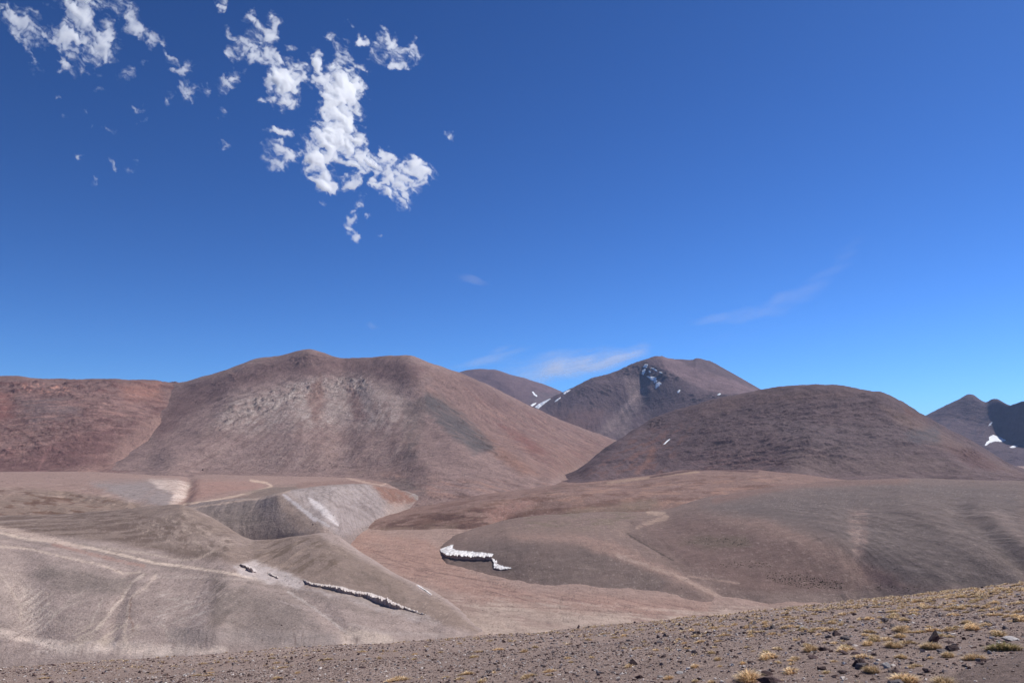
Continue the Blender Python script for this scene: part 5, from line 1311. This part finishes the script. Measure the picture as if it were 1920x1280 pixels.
def make_cloud(n, label, gain, ang, blobs):
    a = np.array(blobs, float)
    u0, u1 = (a[:, 0] - 2.6 * np.maximum(a[:, 2], a[:, 3])).min(), (a[:, 0] + 2.6 * np.maximum(a[:, 2], a[:, 3])).max()
    v0, v1 = (a[:, 1] - 2.6 * np.maximum(a[:, 2], a[:, 3])).min(), (a[:, 1] + 2.6 * np.maximum(a[:, 2], a[:, 3])).max()
    cir = gain < .5
    st = 2.4 if cir else 1.2
    U, V = np.meshgrid(np.arange(u0, u1, st), np.arange(v0, v1, st))
    c, s = math.cos(R(ang)), math.sin(R(ang))
    if cir:
        p, q = (U * c + V * s) / 90, (-U * s + V * c) / 13
        N = fbm(p, q, 5, .6, 600 + n); Uw, Vw = U + 14 * perlin(U / 60, V / 40, n), V + 7 * perlin(U / 60, V / 40, n + 3)
    else:
        w1, w2 = fbm(U / 34, V / 34, 4, .55, 630 + n), fbm(U / 34, V / 34, 4, .55, 660 + n)
        Uw, Vw = U + 17 * w1, V + 17 * w2
        x_, y_ = (U * .8 + V * .6), (-U * .6 + V * .8)
        Nc = fbm(x_ / 40 + .8 * w1, y_ / 26 + .8 * w2, 3, .5, 690 + n)
        Nf = fbm(x_ / 15 + 1.1 * w1, y_ / 8 + 1.1 * w2, 4, .58, 720 + n)
    Fd = np.zeros(U.shape)
    for (bu, bv, ru, rv, an, wt) in blobs:
        ca, sa = math.cos(R(an)), math.sin(R(an))
        du, dv = Uw - bu, Vw - bv
        Fd += wt * min(1, .62 + .42 * wt) * np.exp(-(((du * ca + dv * sa) / ru) ** 2 + ((-du * sa + dv * ca) / rv) ** 2) * .75)
    Fd = Fd / (1 + .25 * Fd)
    if cir:
        val = np.clip(Fd * (1 + 1.6 * N) - .08, 0, None); al = np.clip(.62 * gain * val, 0, .6); th = 12 + 60 * val; th[val <= 0] = 0
    else:
        val = Fd * np.exp(2.8 * Nc)
        val = np.clip(val * np.exp(2.5 * Nf * (1 - .85 * smooth(.25, .85, val))) - .02, 0, 3)
        val = 1 - np.exp(-1.35 * val)
        veil = np.clip(Fd**.65 * np.exp(2.4 * Nc + 1.8 * Nf) - .16, 0, 1.2)
        th = gain * (4.8 * val**2.3 + .32 * veil**1.4) / SIG
    D = 8200 + 260 * (n * 3 % 5)
    cu, cv = .5 * (u0 + u1), .5 * (v0 + v1)
    ax = np.array([float(t) for t in pix_dir(cu, cv)]); ax /= np.linalg.norm(ax)
    dirs = np.stack(pix_dir(U, V), -1)
    # a body on a plane that leans back a little; its mid-surface undulates
    if cir:      # a level veil high above the range
        pn = np.array([0, 0, 1.0]); P = dirs * (1900 / np.maximum(dirs[..., 2], .03))[..., None]
    else:
        axm = np.array([float(t) for t in pix_dir(630, 230)]); axm /= np.linalg.norm(axm); pn = axm - 1.0 * np.array([math.sin(R(57)) * math.cos(R(49)), math.cos(R(57)) * math.cos(R(49)), math.sin(R(49))]); pn /= np.linalg.norm(pn); th = th * float(ax @ pn)
        P = dirs * (8300 * float(axm @ pn) / (dirs @ pn))[..., None]
    P += pn * ((15 if cir else 30) * fbm(U / 50, V / 50, 3, .5, 750 + n))[..., None]
    m = th > (.4 if cir else .15)
    ny, nx = U.shape
    cell = m[:-1, :-1] | m[1:, :-1] | m[:-1, 1:] | m[1:, 1:]
    used = np.zeros(U.shape, bool)
    for a_, b_ in ((0, 0), (1, 0), (0, 1), (1, 1)): used[a_:ny - 1 + a_, b_:nx - 1 + b_] |= cell
    thk = np.where(m, th, 0)
    idx = -np.ones(U.shape, int); k = used.sum(); idx[used] = np.arange(k)
    Pf = P[used] - pn * (thk[used] * .5 + .02)[:, None]; Pb = P[used] + pn * (thk[used] * .5 + .02)[:, None]
    ii, jj = np.nonzero(cell)
    q = np.stack([idx[ii, jj], idx[ii, jj + 1], idx[ii + 1, jj + 1], idx[ii + 1, jj]], -1)
    faces = [q[:, ::-1], q + k]
    cp = np.pad(cell, 1)
    for (di, dj, e0, e1) in ((-1, 0, (0, 0), (0, 1)), (1, 0, (1, 1), (1, 0)), (0, -1, (1, 0), (0, 0)), (0, 1, (0, 1), (1, 1))):
        ei, ej = np.nonzero(cell & ~cp[1 + di:ny + di, 1 + dj:nx + dj])
        i0, i1 = idx[ei + e0[0], ej + e0[1]], idx[ei + e1[0], ej + e1[1]]
        faces.append(np.stack([i0, i1, i1 + k, i0 + k], -1))
    VV = np.concatenate([Pf, Pb]); c0 = VV.mean(0)
    cc = None
    if cir: cc = np.tile(np.concatenate([np.where(m, al, 0)[used]] * 2)[:, None], (1, 3))
    me = mesh_np('cloud', VV - c0, np.concatenate(faces), veil_m if cir else cloud_m, True, cc)
    bm_ = bmesh.new(); bm_.from_mesh(me); bmesh.ops.recalc_face_normals(bm_, faces=bm_.faces[:]); bm_.to_mesh(me); bm_.free()
    o = link('cloud', me); o.location = c0
    tag(o, label, 'cloud', 'clouds in the blue sky')


for n, c in enumerate(CLOUDS): make_cloud(n, *c)

# ------------------------------------------------------------------ thin mountain air
HZ = 16500.0
zmin = min((o.matrix_world @ Vector(b)).z for o in COL.objects if o.type == 'MESH' and not o.name.startswith('cloud') for b in o.bound_box)
zmax = max((o.matrix_world @ Vector(b)).z for o in COL.objects if o.type == 'MESH' and not o.name.startswith('cloud') for b in o.bound_box)
hv = [(sx * HZ, sy * HZ, z) for z in (zmin - 1, zmax + 20) for sy in (-1, 1) for sx in (-1, 1)]
haze_m = bpy.data.materials.new('air'); haze_m.use_nodes = True
ns, ls = haze_m.node_tree.nodes, haze_m.node_tree.links
ns.remove(ns['Principled BSDF'])
pv = node(ns, 'ShaderNodeVolumePrincipled'); pv.inputs['Color'].default_value = (.44, .64, 1.0, 1); pv.inputs['Density'].default_value = 2.4e-5
ls.new(pv.outputs[0], ns['Material Output'].inputs['Volume'])
hm = mesh_np('haze', np.array(hv, float), np.array([(0, 2, 3, 1), (4, 5, 7, 6), (0, 1, 5, 4), (2, 6, 7, 3), (0, 4, 6, 2), (1, 3, 7, 5)]), haze_m, False)
tag(link('haze', hm), 'thin clear mountain air that pales the farthest mountains', 'haze', None, 'stuff')
scene.cycles.volume_bounces = 24
scene.cycles.max_bounces = 32
scene.cycles.transparent_max_bounces = 16

# ------------------------------------------------------------------ light
SUN_AZ, SUN_EL = R(57), R(49)       # azimuth to the right of the view direction
sd = Vector((math.sin(SUN_AZ) * math.cos(SUN_EL), math.cos(SUN_AZ) * math.cos(SUN_EL), math.sin(SUN_EL)))
sl = bpy.data.lights.new('sun', 'SUN'); sl.energy = 5.0; sl.angle = R(.53); sl.color = (1.0, .96, .90)
so = bpy.data.objects.new('sun', sl); COL.objects.link(so)
so.rotation_euler = sd.to_track_quat('Z', 'Y').to_euler()
w = bpy.data.worlds.new('World'); scene.world = w; w.use_nodes = True
wn, wl = w.node_tree.nodes, w.node_tree.links
sky = wn.new('ShaderNodeTexSky'); sky.sky_type = 'NISHITA'; sky.sun_disc = False
sky.sun_elevation = SUN_EL; sky.sun_rotation = SUN_AZ
sky.altitude = 3500; sky.air_density = 1.0; sky.dust_density = 3.0; sky.ozone_density = 4.0
bg = wn['Background']; bg.inputs['Strength'].default_value = .053
gm = wn.new('ShaderNodeGamma'); gm.inputs['Gamma'].default_value = 1.5
tn = wn.new('ShaderNodeMix'); tn.data_type = 'RGBA'; tn.blend_type = 'MULTIPLY'; tn.inputs[0].default_value = 1
tn.inputs[7].default_value = (.54, .81, 1, 1)      # clean high-altitude blue
wl.new(sky.outputs['Color'], gm.inputs['Color']); wl.new(gm.outputs['Color'], tn.inputs[6])
wl.new(tn.outputs[2], bg.inputs['Color'])

# ------------------------------------------------------------------ camera
cam = bpy.data.cameras.new('camera'); co = bpy.data.objects.new('camera', cam); COL.objects.link(co)
cam.sensor_width = 36; cam.lens = 36 * F / 1920
cam.clip_start = .1; cam.clip_end = 60000
co.location = (0, 0, 0); co.rotation_euler = (PI / 2 + PITCH, 0, 0)
scene.camera = co
vs = scene.view_settings
vs.view_transform = 'Standard'; vs.look = 'None'; vs.exposure = 0; vs.gamma = 1; vs.use_curve_mapping = False
